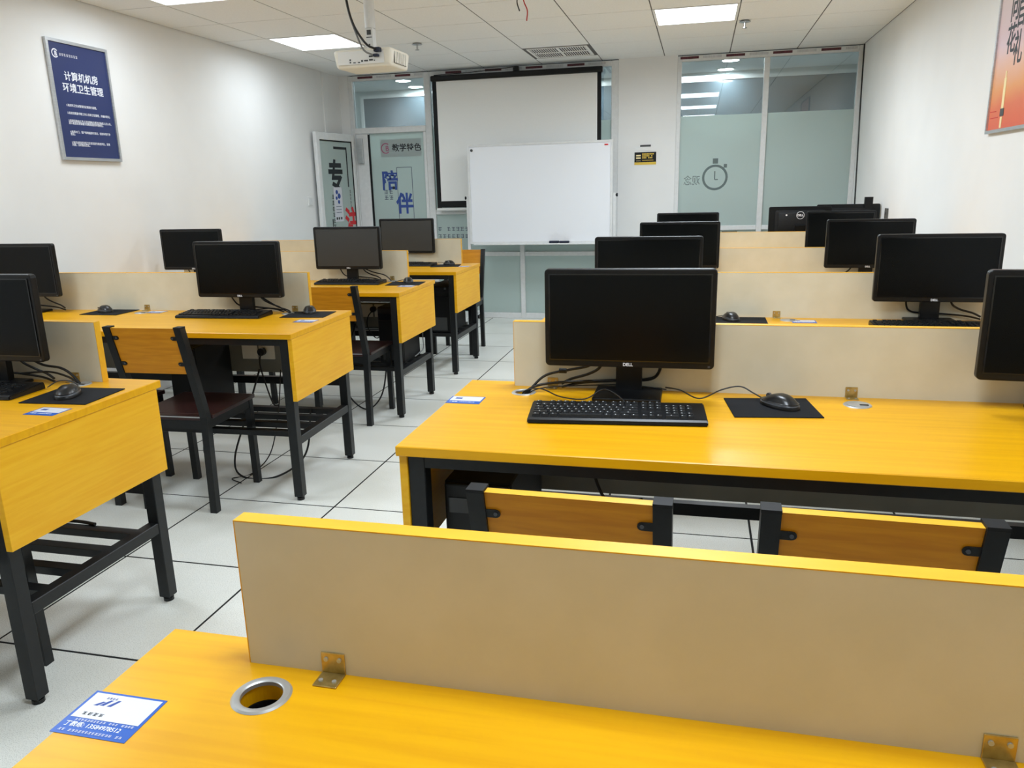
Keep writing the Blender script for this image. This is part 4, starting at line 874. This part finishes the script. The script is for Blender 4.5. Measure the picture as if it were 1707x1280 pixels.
# ------------------------------------------------------------------ chairs
def chair_proto():
    r = empty('wooden_chair'); hw = 0.165
    for sx in (-1, 1):
        bm = bmesh.new(); sweep(bm, [(sx*hw, -0.185, 0), (sx*hw, -0.172, 0.44), (sx*hw, -0.275, 0.848)], 0.032, 0.034); fin('rear_post', bm, M_steel, r)
        B('post_cap', M_blkm, r, sx*hw-0.0165, sx*hw+0.0165, -0.2925, -0.2575, 0.848, 0.854)
        bm = bmesh.new(); sweep(bm, [(sx*hw, 0.185, 0), (sx*hw, 0.178, 0.425)], 0.03, 0.03); fin('front_leg', bm, M_steel, r)
        B('seat_side_rail', M_steel, r, sx*hw-0.012, sx*hw+0.012, -0.158, 0.165, 0.385, 0.425)
    B('seat_front_rail', M_steel, r, -hw+0.015, hw-0.015, 0.166, 0.19, 0.385, 0.425); B('seat_rear_rail', M_steel, r, -hw+0.015, hw-0.015, -0.186, -0.162, 0.385, 0.425)
    bm = bmesh.new(); box(bm, -hw+0.018, hw-0.018, -0.185, -0.155, 0.4255, 0.445); box(bm, -0.188, 0.188, -0.153, 0.205, 0.4255, 0.445, bev=0.004); st = fin('seat', bm, M_seat, r)
    B('seat_edge_highlight', M_silver, st, -hw+0.02, hw-0.02, -0.1875, -0.185, 0.437, 0.442)  # silver strip paints the highlight along the rear of the seat
    # backrest follows the lean of the posts
    sl = (-0.275+0.172)/(0.848-0.44); zb, zt = 0.645, 0.848
    ym = lambda z: -0.172+sl*(z-0.44)
    bm = bmesh.new(); c8 = []
    xw = hw-0.0165
    for z in (zb, zt):
        for dy in (-0.011, 0.011):
            for sx in (-1, 1): c8.append(bm.verts.new((sx*xw, ym(z)+dy, z)))
    f = lambda *i: bm.faces.new([c8[k] for k in i])
    f(0, 1, 3, 2); f(4, 6, 7, 5); f(0, 4, 5, 1); f(2, 3, 7, 6); f(0, 2, 6, 4); f(1, 5, 7, 3)
    bk = fin('backrest', bm, M_back, r)
    bm = bmesh.new()
    vs = [bm.verts.new((sx*xw, ym(zt)+dy, zt+0.0008)) for sx, dy in ((-1, -0.0112), (1, -0.0112), (1, 0.0112), (-1, 0.0112))]; bm.faces.new(vs); fin('top_band', bm, M_edge, bk)
    for z in (0.805, 0.69):
        for sx in (-1, 1):
            bm = bmesh.new(); xa = sx*(xw+0.004); xb = sx*(xw-0.026); y = ym(z)
            pts = [(xa, -0.0085), (sx*(xw-0.018), -0.0085)]+[(sx*(xw-0.018)-sx*0.0085*math.sin(t), -0.0085*math.cos(t)) for t in (0.5, 1.0, 1.57, 2.1, 2.6)]+[(sx*(xw-0.018), 0.0085), (xa, 0.0085)]
            a = [bm.verts.new((px, y-0.0115+sl*pz-0.003, z+pz)) for px, pz in pts]; b = [bm.verts.new((px, y-0.0115+sl*pz, z+pz)) for px, pz in pts]
            n = len(pts); bm.faces.new(a); bm.faces.new(b[::-1])
            for k in range(n): bm.faces.new((a[k], b[k], b[(k+1) % n], a[(k+1) % n]))
            tb_ = fin('backrest_tab', bm, M_steel, r)
            bm = bmesh.new(); cyl(bm, (sx*(xw-0.018), y-0.0155, z), 0.0036, 0.003, 10, 'Y'); fin('screw', bm, M_mgrey, tb_)
    return r
CH = chair_proto(); cu_ = [False]
def chair(x, y, rz, label):
    o = CH if not cu_[0] else copy_tree(CH)
    cu_[0] = True; o.location = (x, y, 0); o.rotation_euler.z = math.radians(rz); tag(o, label, 'chair', 'yellow-backed black chairs'); return o
chair(1.355, 0.86, -1.5, 'chair with yellow backrest behind the near partition, on the left')
chair(1.86, 0.86, -1.5, 'chair with yellow backrest behind the near partition, on the right')
chair(-0.675, 2.325, 2, 'chair with yellow backrest pulled up to the second left desk')
chair(-1.17, 2.325, 2, 'chair mostly hidden behind the nearest left desk, at the second left desk')
chair(-0.505, 3.66, 1, 'chair with yellow backrest at the third left desk')
chair(-1.02, 3.66, 0, 'chair mostly hidden at the wall side of the third left desk')
chair(-0.455, 5.70, 180, 'chair beyond the farthest left desk, its backrest toward the whiteboard')
chair(-0.505, 0.84, 0, 'chair at the nearest left desk, mostly outside the picture')
# ------------------------------------------------------------------ loose cables under the desks
def loose(pts, r, label, mt=M_cable):
    o = T('loose_cable', mt, None, pts, r); tag(o, label, 'cable', 'cables hanging under the desks')
loose([(-0.62, 2.80, 0.5), (-0.66, 2.72, 0.3), (-0.70, 2.62, 0.08), (-0.62, 2.55, 0.006), (-0.45, 2.58, 0.006), (-0.36, 2.72, 0.08), (-0.35, 2.80, 0.3)], 0.005, 'thick cable looping to the floor under the second left desk')
loose([(-0.5, 2.80, 0.5), (-0.50, 2.74, 0.3), (-0.52, 2.66, 0.1), (-0.60, 2.60, 0.005), (-0.66, 2.52, 0.005), (-0.58, 2.47, 0.006)], 0.003, 'thin cable trailing to the floor under the second left desk')
loose([(-0.90, 2.78, 0.4), (-0.92, 2.7, 0.15), (-0.87, 2.62, 0.10), (-0.84, 2.66, 0.3)], 0.005, 'cable loop hanging behind the chair at the second left desk')
loose([(-0.70, 4.15, 0.5), (-0.72, 4.0, 0.28), (-0.66, 3.86, 0.10), (-0.50, 3.78, 0.008), (-0.42, 3.86, 0.08), (-0.45, 4.05, 0.25), (-0.47, 4.15, 0.5)], 0.005, 'thick cable looping to the floor under the third left desk')
loose([(-0.22, 4.20, 0.6), (-0.235, 4.19, 0.44), (-0.23, 4.18, 0.34), (-0.24, 4.12, 0.315), (-0.245, 4.05, 0.305)], 0.004, 'pale cable coiled beside the tower of the third left desk', M_cgrey)
loose([(-0.72, 1.40, 0.302), (-0.60, 1.36, 0.303), (-0.48, 1.37, 0.303), (-0.40, 1.36, 0.303)], 0.006, 'black cable lying on the shelf slats of the nearest left desk')
loose([(1.30, 1.52, 0.66), (1.28, 1.48, 0.55), (1.34, 1.46, 0.45), (1.42, 1.5, 0.47)], 0.005, 'cable tangle under the central right desk')
